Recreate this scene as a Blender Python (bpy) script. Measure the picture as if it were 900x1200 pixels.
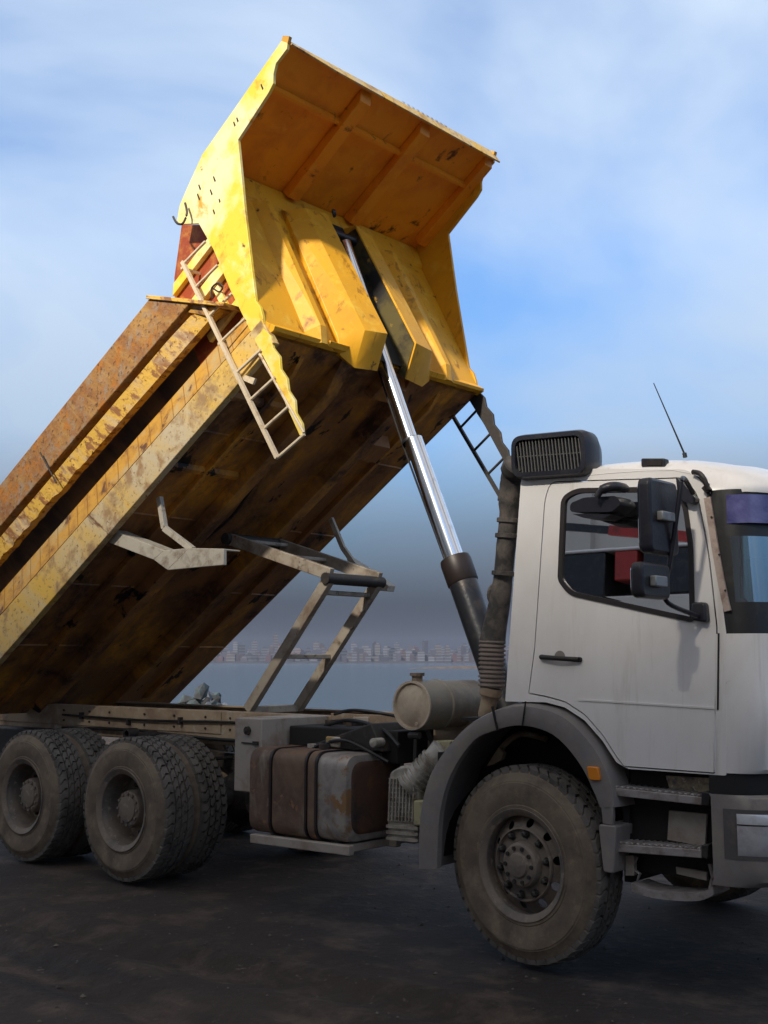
import bpy, bmesh, math, random
from math import sin, cos, radians, pi, sqrt, atan2
from mathutils import Vector, Matrix, noise
random.seed(7)
scene = bpy.context.scene
for o in list(bpy.data.objects): bpy.data.objects.remove(o)
COL = scene.collection

# ------------------------------------------------------------------ camera
FPX, TH, HZ = 1355.4, radians(48.82), 774.3
CAM = Vector((3.736, -6.633, 1.642))
PITCH = math.atan((HZ-600)/FPX)
FH = Vector((-cos(TH), sin(TH), 0)); RT = Vector((sin(TH), cos(TH), 0)); UP = Vector((0, 0, 1))
FW = FH*cos(PITCH)+UP*sin(PITCH); VU = -FH*sin(PITCH)+UP*cos(PITCH)
cd = bpy.data.cameras.new('camera'); cam = bpy.data.objects.new('camera', cd); COL.objects.link(cam)
cd.sensor_fit = 'HORIZONTAL'; cd.sensor_width = 36; cd.lens = FPX/900*36
cd.clip_start = 0.1; cd.clip_end = 20000
M = Matrix((RT, VU, -FW)).transposed().to_4x4(); M.translation = CAM
cam.matrix_world = M
scene.camera = cam
scene.render.resolution_x = 768; scene.render.resolution_y = 1024

# ------------------------------------------------------------------ light
SUN = Vector((0.10, -0.81, 0.60)).normalized()          # towards the sun
SEL = math.asin(SUN.z); SAZ = atan2(SUN.x, SUN.y)
w = bpy.data.worlds.new('World'); scene.world = w; w.use_nodes = True
nt = w.node_tree; N = nt.nodes; L = nt.links
for n in list(N): N.remove(n)
out = N.new('ShaderNodeOutputWorld'); bg = N.new('ShaderNodeBackground'); bg.inputs[1].default_value = 0.12
sky = N.new('ShaderNodeTexSky'); sky.sky_type = 'NISHITA'; sky.sun_disc = False
sky.sun_elevation = SEL; sky.sun_rotation = SAZ; sky.air_density = 1.3; sky.dust_density = 1.2; sky.ozone_density = 3.0
tc = N.new('ShaderNodeTexCoord')
sep = N.new('ShaderNodeSeparateXYZ'); L.new(tc.outputs['Generated'], sep.inputs[0])
# added darkening of the low sky, set by elevation
ramp = N.new('ShaderNodeValToRGB'); L.new(sep.outputs['Z'], ramp.inputs[0])
cr = ramp.color_ramp
cr.elements[0].position = 0.0; cr.elements[0].color = (0.070, 0.070, 0.092, 1)
cr.elements[1].position = 0.34; cr.elements[1].color = (1.0, 1.0, 1.0, 1)
for p, c in ((0.54, (1.0, 1.0, 1.0, 1)), (0.66, (1.20, 0.88, 0.62, 1))):    # unseen upper sky warmed to neutralise the blue fill
    e = cr.elements.new(p); e.color = c
for p, c in ((0.05, (0.105, 0.104, 0.120, 1)), (0.115, (0.33, 0.345, 0.375, 1)), (0.19, (0.72, 0.75, 0.78, 1))):
    e = cr.elements.new(p); e.color = c
# thin high cloud
mp = N.new('ShaderNodeMapping'); L.new(tc.outputs['Generated'], mp.inputs[0]); mp.inputs['Scale'].default_value = (1.3, 1.1, 2.2)
mp.inputs['Rotation'].default_value = (0.1, 0.25, 0.6)
nz = N.new('ShaderNodeTexNoise'); L.new(mp.outputs[0], nz.inputs[0]); nz.inputs['Scale'].default_value = 1.5
nz.inputs['Detail'].default_value = 7; nz.inputs['Roughness'].default_value = 0.48; nz.inputs['Distortion'].default_value = 0.35
cr2 = N.new('ShaderNodeValToRGB'); L.new(nz.outputs[0], cr2.inputs[0])
cr2.color_ramp.elements[0].position = 0.36; cr2.color_ramp.elements[0].color = (0.06, 0.06, 0.06, 1)
cr2.color_ramp.elements[1].position = 0.57; cr2.color_ramp.elements[1].color = (0.95, 0.95, 0.95, 1)
mx = N.new('ShaderNodeMix'); mx.data_type = 'RGBA'
SKYV = 7.6
mx.inputs[7].default_value = (4.3, 5.2, 6.4, 1)
L.new(cr2.outputs[0], mx.inputs[0]); bl = N.new('ShaderNodeMix'); bl.data_type = 'RGBA'; bl.blend_type = 'MULTIPLY'; bl.inputs[0].default_value = 1; bl.inputs[7].default_value = (0.66, 0.93, 1.27, 1)
L.new(sky.outputs[0], bl.inputs[6]); L.new(bl.outputs[2], mx.inputs[6])
tint = N.new('ShaderNodeMix'); tint.data_type = 'RGBA'; tint.blend_type = 'MULTIPLY'; tint.inputs[0].default_value = 1
L.new(mx.outputs[2], tint.inputs[6]); L.new(ramp.outputs[0], tint.inputs[7])
L.new(tint.outputs[2], bg.inputs[0]); L.new(bg.outputs[0], out.inputs[0])
sd = bpy.data.lights.new('sun', 'SUN'); sd.energy = 4.2; sd.angle = radians(3.6); sd.color = (1.0, 0.92, 0.78)
so = bpy.data.objects.new('sun', sd); COL.objects.link(so); so.rotation_euler = (-SUN).to_track_quat('-Z', 'Y').to_euler()
scene.view_settings.view_transform = 'Standard'; scene.view_settings.look = 'None'
scene.view_settings.exposure = 0.42; scene.view_settings.gamma = 1
scene.render.engine = 'CYCLES'
scene.cycles.volume_bounces = 0

# ------------------------------------------------------------------ image measurement -> real places
def ray(u, v): return FW+RT*((u-450)/FPX)-VU*((v-600)/FPX)
def S(u, v, y=-1.22):
    d = ray(u, v); return CAM+d*((y-CAM.y)/d.y)
def SX(u, v, x):
    d = ray(u, v); return CAM+d*((x-CAM.x)/d.x)
TILT = 0.045
def SP(u, v, off=0.0):        # on the slightly tilted cab side plane
    d = ray(u, v); k = (-1.22-off+TILT*(CAM.z-1.1)-CAM.y)/(d.y-TILT*d.z); return CAM+d*k
AL = radians(33.6); BX, BZ = -2.03, 3.94
def bp(a, y, n):              # body frame: a along the floor to the rear, n up from the floor
    return Vector((BX-a*cos(AL)-n*sin(AL), y, BZ-a*sin(AL)+n*cos(AL)))
def ban(u, v, y):
    p = S(u, v, y); dx, dz = p.x-BX, p.z-BZ
    return (-dx*cos(AL)-dz*sin(AL), -dx*sin(AL)+dz*cos(AL))

# ------------------------------------------------------------------ materials
def newmat(name):
    m = bpy.data.materials.new(name); m.use_nodes = True
    t = m.node_tree; b = t.nodes['Principled BSDF']; return m, t, b
def noise_node(t, scale, detail=6, rough=0.6, mapping=None, dist=0.0):
    tc = t.nodes.new('ShaderNodeTexCoord'); n = t.nodes.new('ShaderNodeTexNoise')
    n.inputs['Scale'].default_value = scale; n.inputs['Detail'].default_value = detail; n.inputs['Roughness'].default_value = rough
    n.inputs['Distortion'].default_value = dist
    if mapping:
        m1 = t.nodes.new('ShaderNodeMapping'); m1.inputs['Rotation'].default_value = mapping[0]
        m2 = t.nodes.new('ShaderNodeMapping'); m2.inputs['Scale'].default_value = mapping[1]
        t.links.new(tc.outputs['Object'], m1.inputs[0]); t.links.new(m1.outputs[0], m2.inputs[0]); t.links.new(m2.outputs[0], n.inputs[0])
    else: t.links.new(tc.outputs['Object'], n.inputs[0])
    return n.outputs['Fac']
def ramp_node(t, src, p0, p1):
    r = t.nodes.new('ShaderNodeMapRange'); r.clamp = True; t.links.new(src, r.inputs[0])
    r.inputs[1].default_value = p0; r.inputs[2].default_value = p1; return r.outputs[0]
def mix_node(t, fac, a, b):
    m = t.nodes.new('ShaderNodeMix'); m.data_type = 'RGBA'
    if isinstance(fac, (int, float)): m.inputs[0].default_value = fac
    else: t.links.new(fac, m.inputs[0])
    for i, c in ((6, a), (7, b)):
        if isinstance(c, tuple): m.inputs[i].default_value = (*c, 1)
        else: t.links.new(c, m.inputs[i])
    return m.outputs[2]
BODYROT = (0, -AL, 0)
def worn(name, base, layers=(), rough=0.5, metal=0.0, bump=0.0, bscale=30, spec=0.5, coat=0):
    """layers: (colour, noise scale, lo, hi, mapping|None)"""
    m, t, b = newmat(name); c = base
    for col, sc, lo, hi, mp_ in layers:
        f = ramp_node(t, noise_node(t, sc, 8, 0.65, mp_, 0.3), lo, hi)
        c = mix_node(t, f, c, col)
    if isinstance(c, tuple): b.inputs['Base Color'].default_value = (*c, 1)
    else: t.links.new(c, b.inputs['Base Color'])
    b.inputs['Roughness'].default_value = rough; b.inputs['Metallic'].default_value = metal
    b.inputs['Specular IOR Level'].default_value = spec
    if coat: b.inputs['Coat Weight'].default_value = coat
    if bump:
        bn = t.nodes.new('ShaderNodeBump'); bn.inputs['Strength'].default_value = bump; bn.inputs['Distance'].default_value = 0.01
        t.links.new(noise_node(t, bscale, 6, 0.6), bn.inputs['Height']); t.links.new(bn.outputs[0], b.inputs['Normal'])
    return m
ALONG = (BODYROT, (0.35, 3.0, 1.2))       # streaks running down the tipped body
YEL = (0.76, 0.37, 0.010)
m_yellow = worn('yellow_paint', YEL, [((0.62, 0.30, 0.02), 2.2, 0.45, 0.70, None), ((0.84, 0.52, 0.06), 6, 0.55, 0.75, None), ((0.30, 0.12, 0.01), 3.4, 0.56, 0.68, (BODYROT, (2.2, 3.0, .6))), ((0.07, 0.03, 0.01), 7, 0.64, 0.70, None)], 0.5, 0, 0.35, 7)
m_strip = worn('yellow_side_plate', (0.85, 0.60, 0.05), [((0.88, 0.78, 0.42), 2.0, 0.42, 0.58, None), ((0.62, 0.34, 0.03), 6, 0.56, 0.70, None), ((0.10, 0.04, 0.01), 12, 0.65, 0.70, None)], 0.45, 0, 0.4, 7)
m_canopy = worn('orange_yellow_paint', (0.90, 0.32, 0.008), [((0.72, 0.21, 0.008), 3, 0.45, 0.7, None), ((0.90, 0.38, 0.03), 5, 0.58, 0.72, None), ((0.10, 0.03, 0.006), 4.5, 0.60, 0.68, None)], 0.5, 0, 0.4, 6)
m_rustrail = worn('rusty_rail_paint', (0.27, 0.115, 0.035), [((0.46, 0.26, 0.07), 5, 0.45, 0.68, ALONG), ((0.30, 0.21, 0.14), 11, 0.48, 0.64, None), ((0.40, 0.15, 0.02), 7, 0.52, 0.62, None), ((0.10, 0.045, 0.02), 30, 0.55, 0.65, None)], 0.8, 0, 0.8, 30)
m_rustyel = worn('flaking_yellow_paint', (0.70, 0.42, 0.07), [((0.30, 0.13, 0.045), 9, 0.50, 0.56, (BODYROT, (0.6, 1, 1.6))), ((0.60, 0.45, 0.28), 3.2, 0.52, 0.66, ALONG), ((0.12, 0.05, 0.02), 24, 0.60, 0.66, None)], 0.75, 0, 0.8, 26)
m_ledge = worn('ochre_ledge_paint', (0.60, 0.31, 0.035), [((0.34, 0.15, 0.03), 5, 0.44, 0.66, ALONG), ((0.50, 0.36, 0.16), 3, 0.5, 0.66, None), ((0.13, 0.055, 0.02), 5, 0.58, 0.64, ALONG), ((0.12, 0.05, 0.02), 16, 0.66, 0.72, None)], 0.6, 0, 0.4, 20)
m_web = worn('shaded_olive_web', (0.10, 0.075, 0.02), [((0.015, 0.012, 0.01), 3, .44, .58, None), ((.5, .27, .02), 5, .6, .66, None)], .6)  # shade inside the ram channel put into the colour, plus grease
m_ledgeline = worn('dull_seam', (0.34, 0.16, 0.03), [], .7)
m_sill = worn('pale_yellow_sill_paint', (0.70, 0.44, 0.08), [((0.56, 0.46, 0.30), 2.0, 0.40, 0.60, ALONG), ((0.36, 0.22, 0.10), 6, 0.50, 0.64, None), ((0.24, 0.12, 0.04), 30, 0.57, 0.66, None), ((0.16, 0.07, 0.03), 3.2, 0.62, 0.67, ALONG)], 0.6, 0, 0.3, 24)
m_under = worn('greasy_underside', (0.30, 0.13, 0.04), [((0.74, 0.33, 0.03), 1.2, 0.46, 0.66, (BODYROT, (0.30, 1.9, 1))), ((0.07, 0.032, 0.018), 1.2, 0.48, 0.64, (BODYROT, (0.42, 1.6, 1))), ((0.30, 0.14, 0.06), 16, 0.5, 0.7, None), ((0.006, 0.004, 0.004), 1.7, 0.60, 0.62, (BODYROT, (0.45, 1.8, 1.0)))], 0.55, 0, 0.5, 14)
m_darkwall = worn('wall_paint_with_shade', (0.16, 0.085, 0.03), [((0.05, 0.03, 0.02), 3, .42, .6, ALONG)], .7)  # shadow under the rail overhang is put into this wall colour
m_redprime = worn('red_brown_primer', (0.30, 0.05, 0.012), [((0.45, 0.16, 0.03), 8, 0.5, 0.66, None)], 0.6, 0, 0.3, 20)
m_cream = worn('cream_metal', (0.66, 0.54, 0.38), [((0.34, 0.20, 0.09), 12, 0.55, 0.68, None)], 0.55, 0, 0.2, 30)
m_bracket = worn('weathered_cream_bracket', (0.50, 0.45, 0.37), [((0.60, 0.38, 0.08), 5, 0.62, 0.66, None), ((0.22, 0.16, 0.11), 10, 0.5, 0.7, None)], 0.6, 0, 0.3, 20)
m_grey = worn('grey_painted_steel', (0.30, 0.31, 0.32), [((0.16, 0.12, 0.09), 8, 0.5, 0.7, None)], 0.4, 0.3, 0.2, 20)
m_dusty = worn('dusty_beige_steel', (0.36, 0.31, 0.25), [((0.20, 0.14, 0.10), 5, 0.48, 0.66, None), ((0.10, 0.07, 0.05), 12, 0.58, 0.68, None)], 0.55, 0.1, 0.3, 25)
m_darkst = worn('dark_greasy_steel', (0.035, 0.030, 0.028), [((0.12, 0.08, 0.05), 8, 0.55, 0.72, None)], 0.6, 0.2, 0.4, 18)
m_louvre = worn('dusty_louvre', (0.13, 0.125, 0.12), [], 0.5, 0.3)
m_housing = worn('headlamp_recess', (0.10, 0.09, 0.09), [((0.16, .14, .13), 9, .5, .7, None)], 0.5)
m_black = worn('black_paint', (0.012, 0.012, 0.014), [((0.05, 0.045, 0.04), 6, 0.5, 0.75, None)], 0.45, 0, 0.1, 20)
m_blackpl = worn('black_plastic', (0.014, 0.014, 0.022), [((0.04, 0.038, 0.036), 5, 0.5, 0.75, None)], 0.38, 0, 0.15, 60)
m_duct = worn('dusty_rubber_duct', (0.035, 0.032, 0.030), [((0.17, 0.14, 0.12), 6, 0.45, 0.7, None)], 0.7, 0, 0.2, 30)
m_bellows = worn('dusty_bellows', (0.22, 0.18, 0.16), [((0.12, 0.09, 0.08), 7, 0.45, 0.7, None)], 0.7, 0, 0.2, 30)
m_frame = worn('dusty_chassis_paint', (0.34, 0.26, 0.18), [((0.20, 0.13, 0.09), 3, 0.45, 0.65, None), ((0.40, 0.36, 0.30), 9, 0.55, 0.7, None)], 0.75, 0, 0.3, 22)
m_plate = worn('pale_grey_bracket', (0.36, 0.32, 0.28), [((0.26, 0.20, 0.16), 7, 0.48, 0.68, None)], 0.65, 0, 0.2, 22)
m_tankrust = worn('rusty_tank_cover', (0.21, 0.135, 0.09), [((0.10, 0.062, 0.045), 2.2, 0.42, 0.62, None), ((0.27, 0.22, 0.17), 5, 0.55, 0.68, ((0, 0, 0), (1, 1, .35))), ((0.36, 0.18, 0.09), 9, 0.58, 0.7, None)], 0.7, 0.1, 0.3, 25)
m_tank = worn('dull_aluminium_tank', (0.38, 0.345, 0.31), [((0.30, 0.17, 0.08), 3.6, 0.56, 0.60, None), ((0.24, 0.21, 0.2), 8, 0.45, 0.65, None)], 0.5, 0.35, 0.15, 20)
m_drum = worn('dusty_green_grey_drum', (0.25, 0.23, 0.19), [((0.15, 0.13, 0.12), 3, 0.45, 0.65, None), ((0.30, 0.25, 0.2), 12, 0.55, 0.7, None)], 0.6, 0.1, 0.15, 20)
m_drumend = worn('tan_drum_end', (0.48, 0.40, 0.31), [((0.34, 0.27, 0.2), 7, 0.45, 0.65, None)], 0.6, 0, 0.15, 20)
m_cast = worn('cast_aluminium', (0.46, 0.43, 0.38), [((0.22, 0.19, 0.15), 10, 0.45, 0.65, None)], 0.55, 0.3, 0.2, 40)
m_white = worn('dusty_white_paint', (0.82, 0.79, 0.77), [((0.60, 0.55, 0.50), 1.0, 0.55, 0.76, ((0, 0, 0), (9, 9, 0.9))), ((0.70, 0.66, 0.63), 1.6, 0.45, 0.75, ((0, 0, 0), (1, 1, 0.5))), ((0.52, 0.47, 0.42), 24, 0.66, 0.8, None)], 0.32, 0, 0.03, 3, 0.5, 0.25)
m_fender = worn('blue_grey_plastic', (0.20, 0.18, 0.17), [((0.34, 0.29, 0.24), 2.2, 0.54, 0.70, None), ((0.28, 0.24, 0.21), 3, 0.42, 0.66, None), ((0.20, 0.19, 0.2), 14, 0.5, 0.7, None)], 0.5, 0, 0.1, 40)
m_seal = worn('rubber_seal', (0.02, 0.014, 0.014), [], 0.5)
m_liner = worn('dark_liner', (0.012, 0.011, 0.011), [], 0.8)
m_gap = m_liner
m_tyre = worn('dusty_tyre_side', (0.20, 0.155, 0.110), [((0.30, 0.24, 0.17), 2.0, 0.52, 0.66, None), ((0.115, 0.088, 0.066), 3, 0.42, 0.62, None), ((0.26, 0.195, 0.13), 9, 0.55, 0.72, None)], 0.85, 0, 0.35, 35)
m_tread = worn('dusty_tyre_tread', (0.13, 0.115, 0.10), [((0.055, 0.05, 0.045), 6, 0.45, 0.65, None)], 0.8, 0, 0.3, 50)
m_rim = worn('dusty_grey_rim', (0.21, 0.17, 0.135), [((0.13, 0.11, 0.10), 6, 0.45, 0.65, None), ((0.32, 0.27, 0.22), 18, 0.58, 0.7, None)], 0.65, 0.1, 0.3, 40)
m_nut = worn('dark_wheel_nut', (0.05, 0.045, 0.04), [], 0.5, 0.4)
m_step = worn('galvanised_step', (0.36, 0.33, 0.32), [((0.22, 0.18, 0.16), 14, 0.45, 0.65, None)], 0.55, 0.3, 0.2, 50)
m_strip2 = worn('brushed_trim', (0.56, 0.44, 0.38), [((0.34, 0.24, 0.2), 14, 0.45, 0.65, None)], 0.4, 0.3)
m_chrome = worn('polished_ram', (0.80, 0.84, 0.90), [((0.55, 0.58, 0.64), 5, 0.52, 0.75, ((0, 0, 0), (6, 6, 0.4)))], 0.16, 1.0)
m_ramdark = worn('oily_ram_case', (0.020, 0.022, 0.028), [((0.07, 0.055, 0.045), 7, 0.5, 0.72, None)], 0.35, 0.3, 0.2, 20)
m_collar = worn('brown_ram_collar', (0.028, 0.020, 0.018), [((0.03, 0.02, 0.02), 7, 0.5, 0.72, None)], 0.45, 0.2)
m_orange = worn('amber_lens', (0.75, 0.24, 0.02), [], 0.25)
m_visor = worn('tinted_sun_visor', (0.05, 0.05, 0.17), [((0.15, 0.15, 0.34), 5, 0.45, 0.75, None)], 0.18, 0, 0.0, 3, 0.6)
m_lampglass = worn('milky_headlight_glass', (0.60, 0.60, 0.62), [((0.4, 0.38, 0.4), 9, 0.45, 0.7, None)], 0.2, 0.3)
m_interior = worn('cab_interior_trim', (0.07, 0.065, 0.07), [], 0.8)
m_foil = worn('crumpled_plate', (0.40, 0.33, 0.22), [((0.16, 0.14, 0.13), 20, 0.42, 0.6, None), ((0.62, 0.58, 0.5), 26, 0.58, 0.66, None)], 0.35, 0.5, 0.9, 40)
def glassmat(name, refl, tint, rcol=(0.8, 0.85, 0.9)):
    m, t, b = newmat(name)
    tr = t.nodes.new('ShaderNodeBsdfTransparent'); tr.inputs[0].default_value = (*tint, 1)
    gl = t.nodes.new('ShaderNodeBsdfGlossy'); gl.inputs['Roughness'].default_value = 0.01; gl.inputs[0].default_value = (*rcol, 1)
    ms = t.nodes.new('ShaderNodeMixShader'); ms.inputs[0].default_value = refl
    t.links.new(tr.outputs[0], ms.inputs[1]); t.links.new(gl.outputs[0], ms.inputs[2])
    t.links.new(ms.outputs[0], t.nodes['Material Output'].inputs[0]); return m
m_winglass = glassmat('coated_side_glass', 0.78, (0.35, 0.36, 0.38), (0.85, 0.83, 0.82))
m_screen = glassmat('windscreen_glass', 0.25, (0.62, 0.78, 0.82))
m_leftover = None
m_mirror = worn('mirror_glass', (0.8, 0.8, 0.8), [], 0.03, 1.0)

# ------------------------------------------------------------------ mesh helpers
class MB:
    def __init__(s): s.v = []; s.f = []; s.mi = []; s.m = 0
    def add(s, vs, fs):
        b = len(s.v); s.v += [tuple(p) for p in vs]; s.f += [tuple(b+i for i in f) for f in fs]; s.mi += [s.m]*len(fs)
    def box(s, lo, hi, fn=None):
        x0, y0, z0 = lo; x1, y1, z1 = hi
        vs = [(x0,y0,z0),(x1,y0,z0),(x1,y1,z0),(x0,y1,z0),(x0,y0,z1),(x1,y0,z1),(x1,y1,z1),(x0,y1,z1)]
        if fn: vs = [fn(*p) for p in vs]
        s.add(vs, [(0,3,2,1),(4,5,6,7),(0,1,5,4),(1,2,6,5),(2,3,7,6),(3,0,4,7)])
    def prism(s, pts, off):           # pts: 3D polygon, off: extrusion vector
        n = len(pts); off = Vector(off); a = [Vector(p) for p in pts]
        s.add(a+[p+off for p in a], [tuple(range(n)), tuple(range(2*n-1, n-1, -1))]+[(i, i+n, (i+1) % n+n, (i+1) % n) for i in range(n)])
    def beam(s, p, q, w, h, up=(0, 0, 1)):
        p = Vector(p); q = Vector(q); d = (q-p).normalized(); sd_ = d.cross(Vector(up)).normalized(); u = sd_.cross(d)
        vs = []
        for c in (p, q):
            for i, j in ((-1,-1),(1,-1),(1,1),(-1,1)): vs.append(c+sd_*(i*w/2)+u*(j*h/2))
        s.add(vs, [(0,1,2,3),(7,6,5,4),(0,4,5,1),(1,5,6,2),(2,6,7,3),(3,7,4,0)])
    def tube(s, pts, r, seg=10, cap=True):
        pts = [Vector(p) for p in pts]; n = len(pts); rs = r if isinstance(r, (list, tuple)) else [r]*n
        ref = Vector((0.13, 0.2, 1)).normalized(); vs = []; fs = []
        for i, p in enumerate(pts):
            d = (pts[min(i+1, n-1)]-pts[max(i-1, 0)]).normalized()
            a = d.cross(ref)
            if a.length < 0.05: a = d.cross(Vector((1, 0, 0)))
            a.normalize(); b = d.cross(a)
            for k in range(seg): t = 2*pi*k/seg; vs.append(p+a*(cos(t)*rs[i])+b*(sin(t)*rs[i]))
        for i in range(n-1):
            for k in range(seg): fs.append((i*seg+k, i*seg+(k+1) % seg, (i+1)*seg+(k+1) % seg, (i+1)*seg+k))
        if cap: fs.append(tuple(range(seg-1, -1, -1))); fs.append(tuple((n-1)*seg+k for k in range(seg)))
        s.add(vs, fs)
    def lathe(s, prof, c, axis, seg=48, arc=2*pi):   # prof: (t along axis, r)
        c = Vector(c); ax = Vector(axis).normalized(); a = ax.orthogonal().normalized(); b = ax.cross(a)
        vs = []; fs = []; n = len(prof)
        for t, r in prof:
            for k in range(seg): q = arc*k/seg; vs.append(c+ax*t+(a*cos(q)+b*sin(q))*r)
        for i in range(n-1):
            for k in range(seg): fs.append((i*seg+k, i*seg+(k+1) % seg, (i+1)*seg+(k+1) % seg, (i+1)*seg+k))
        s.add(vs, fs)
    def obj(s, name, mat, parent=None, bevel=0, smooth=False, mats=None, subdiv=0, loc=None):
        me = bpy.data.meshes.new(name); me.from_pydata(s.v, [], s.f); me.update()
        for mm in (mats or [mat]): me.materials.append(mm)
        if mats:
            for p, k in zip(me.polygons, s.mi): p.material_index = k
        bm = bmesh.new(); bm.from_mesh(me); bmesh.ops.recalc_face_normals(bm, faces=bm.faces)
        if loc is not None: bmesh.ops.translate(bm, verts=bm.verts, vec=-Vector(loc))
        bm.to_mesh(me); bm.free()
        o = bpy.data.objects.new(name, me); COL.objects.link(o)
        if loc is not None: o.location = loc
        if parent: o.parent = parent
        if bevel:
            b = o.modifiers.new('bevel', 'BEVEL'); b.width = bevel; b.segments = 2; b.limit_method = 'ANGLE'; b.angle_limit = radians(40)
        if subdiv:
            d = o.modifiers.new('sub', 'SUBSURF'); d.levels = subdiv; d.render_levels = subdiv
        if smooth or bevel:
            for p in me.polygons: p.use_smooth = True
            if hasattr(me, 'set_sharp_from_angle'): me.set_sharp_from_angle(angle=radians(38))
        return o
def plate(outer, holes, off):
    """flat sheet with holes, points 3D; extruded by off"""
    bm = bmesh.new(); edges = []
    for loop in [outer]+list(holes):
        vs = [bm.verts.new(p) for p in loop]
        for i in range(len(vs)): edges.append(bm.edges.new((vs[i], vs[(i+1) % len(vs)])))
    r = bmesh.ops.triangle_fill(bm, use_beauty=True, use_dissolve=False, edges=edges)
    fs = [f for f in bm.faces]
    e = bmesh.ops.extrude_face_region(bm, geom=fs)
    bmesh.ops.translate(bm, verts=[v for v in e['geom'] if isinstance(v, bmesh.types.BMVert)], vec=Vector(off))
    bmesh.ops.recalc_face_normals(bm, faces=bm.faces)
    mb = MB(); bm.verts.ensure_lookup_table(); bm.verts.index_update()
    mb.add([v.co.copy() for v in bm.verts], [tuple(v.index for v in f.verts) for f in bm.faces]); bm.free(); return mb
def rounded(pts, r=0.03, k=5):
    """round the corners of a closed 3D polygon; a point may carry its own radius as 2nd item"""
    P = []; R = []
    for p in pts:
        if isinstance(p, tuple) and len(p) == 2: P.append(Vector(p[0])); R.append(p[1])
        else: P.append(Vector(p)); R.append(r)
    n = len(P); out_ = []
    for i in range(n):
        a, b, c = P[i-1], P[i], P[(i+1) % n]; rr = min(R[i], (a-b).length*.45, (c-b).length*.45)
        if rr < 1e-4: out_.append(b); continue
        p0 = b+(a-b).normalized()*rr; p1 = b+(c-b).normalized()*rr
        for j in range(k+1): t = j/k; out_.append(p0*(1-t)**2+b*(2*t*(1-t))+p1*t*t)
    return out_
def smoothline(pts, k=6):
    """Catmull-Rom through points"""
    P = [Vector(p) for p in pts]; out_ = []
    for i in range(len(P)-1):
        p0 = P[max(i-1, 0)]; p1 = P[i]; p2 = P[i+1]; p3 = P[min(i+2, len(P)-1)]
        for j in range(k):
            t = j/k; out_.append(0.5*((2*p1)+(p2-p0)*t+(2*p0-5*p1+4*p2-p3)*t*t+(3*p1-p0-3*p2+p3)*t**3))
    out_.append(P[-1]); return out_
def empty(name, loc=(0, 0, 0), parent=None):
    o = bpy.data.objects.new(name, None); COL.objects.link(o); o.location = loc; o.empty_display_size = 0.2
    if parent: o.parent = parent
    return o
def tag(o, label=None, cat=None, group=None, kind=None):
    if label: o['label'] = label
    if cat: o['category'] = cat
    if group: o['group'] = group
    if kind: o['kind'] = kind
    return o

# ================================================================== SETTING
def cf(r, f, z=0.0):           # r metres to the right, f metres ahead of where one stands
    return Vector((CAM.x, CAM.y, 0))+RT*r+FH*f+Vector((0, 0, z))
WATER = -4.0; QUAY = 27.0
# ground: one sheet, finer near the truck
def hgt(x, y):
    d = noise.noise(Vector((x*0.35, y*0.35, 0)))*0.018+noise.noise(Vector((x*1.3, y*1.3, 4)))*0.012+noise.noise(Vector((x*5, y*5, 9)))*0.006
    # wheel ruts left by earlier trucks, running past the near side
    for k, (yc, sl) in enumerate(((-2.25, .05), (-4.1, .05), (-3.0, -.12), (-4.75, -.12))):
        t_ = (y-(yc+sl*(x+2)+.12*sin(x*.7+k)))/.17
        if abs(t_) < 2.6: d += -.034*math.exp(-t_*t_)+.022*math.exp(-(abs(t_)-1.5)**2*3)+(.008*sin(x*26+2*abs(t_)) if abs(t_) < 1 else 0)
    return d-0.012
mb = MB(); rs = [-400, -150, -60, -30, -16]+[-9+i*0.07 for i in range(201)]+[8, 16, 24, 50, 120, 400]
fs_ = [-400, -120, -40, -15, -6, 1]+[2.5+i*0.07 for i in range(180)]+[17, 21, 23, 25, QUAY]
vs = [];  nr = len(rs)
for f in fs_:
    for r in rs:
        p = cf(r, f); inside = -9 <= r <= 5.1 and 2.5 <= f <= 15.1
        e = min(1, max(0, min(r+9, 5.1-r, f-2.5, 15.1-f)/.8)) if inside else 0
        for wx in (0, -3.6, -4.95):
            pass
        p.z = hgt(p.x, p.y)*e; vs.append(p)
mb.add(vs, [(j*nr+i, j*nr+i+1, (j+1)*nr+i+1, (j+1)*nr+i) for j in range(len(fs_)-1) for i in range(nr-1)])
mg, t, b = newmat('dusty_yard')
n1 = noise_node(t, 0.35, 8, 0.6); n2 = noise_node(t, 2.2, 8, 0.7); n3 = noise_node(t, 14, 6, 0.7)
n4 = noise_node(t, 0.8, 8, 0.6, ((0, 0, radians(0)), (0.25, 2.6, 1)))
c = mix_node(t, ramp_node(t, n1, 0.35, 0.65), (0.040, 0.027, 0.021), (0.018, 0.012, 0.010))
c = mix_node(t, ramp_node(t, n2, 0.50, 0.66), c, (0.088, 0.062, 0.046))
c = mix_node(t, ramp_node(t, n4, 0.56, 0.68), c, (0.016, 0.013, 0.012))
c = mix_node(t, ramp_node(t, n3, 0.62, 0.72), c, (0.15, 0.12, 0.095))
t.links.new(c, b.inputs['Base Color']); b.inputs['Roughness'].default_value = 0.85
bn = t.nodes.new('ShaderNodeBump'); bn.inputs['Distance'].default_value = 0.03; bn.inputs['Strength'].default_value = 0.8
t.links.new(n3, bn.inputs['Height']); t.links.new(bn.outputs[0], b.inputs['Normal'])
g = mb.obj('ground', mg, smooth=True); tag(g, 'dark packed dirt yard under and around the truck', 'ground', kind='structure')
mb = MB(); mb.prism([cf(-400, QUAY, -0.02), cf(400, QUAY, -0.02), cf(400, QUAY+0.6, -0.02), cf(-400, QUAY+0.6, -0.02)], (0, 0, -6))
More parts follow.
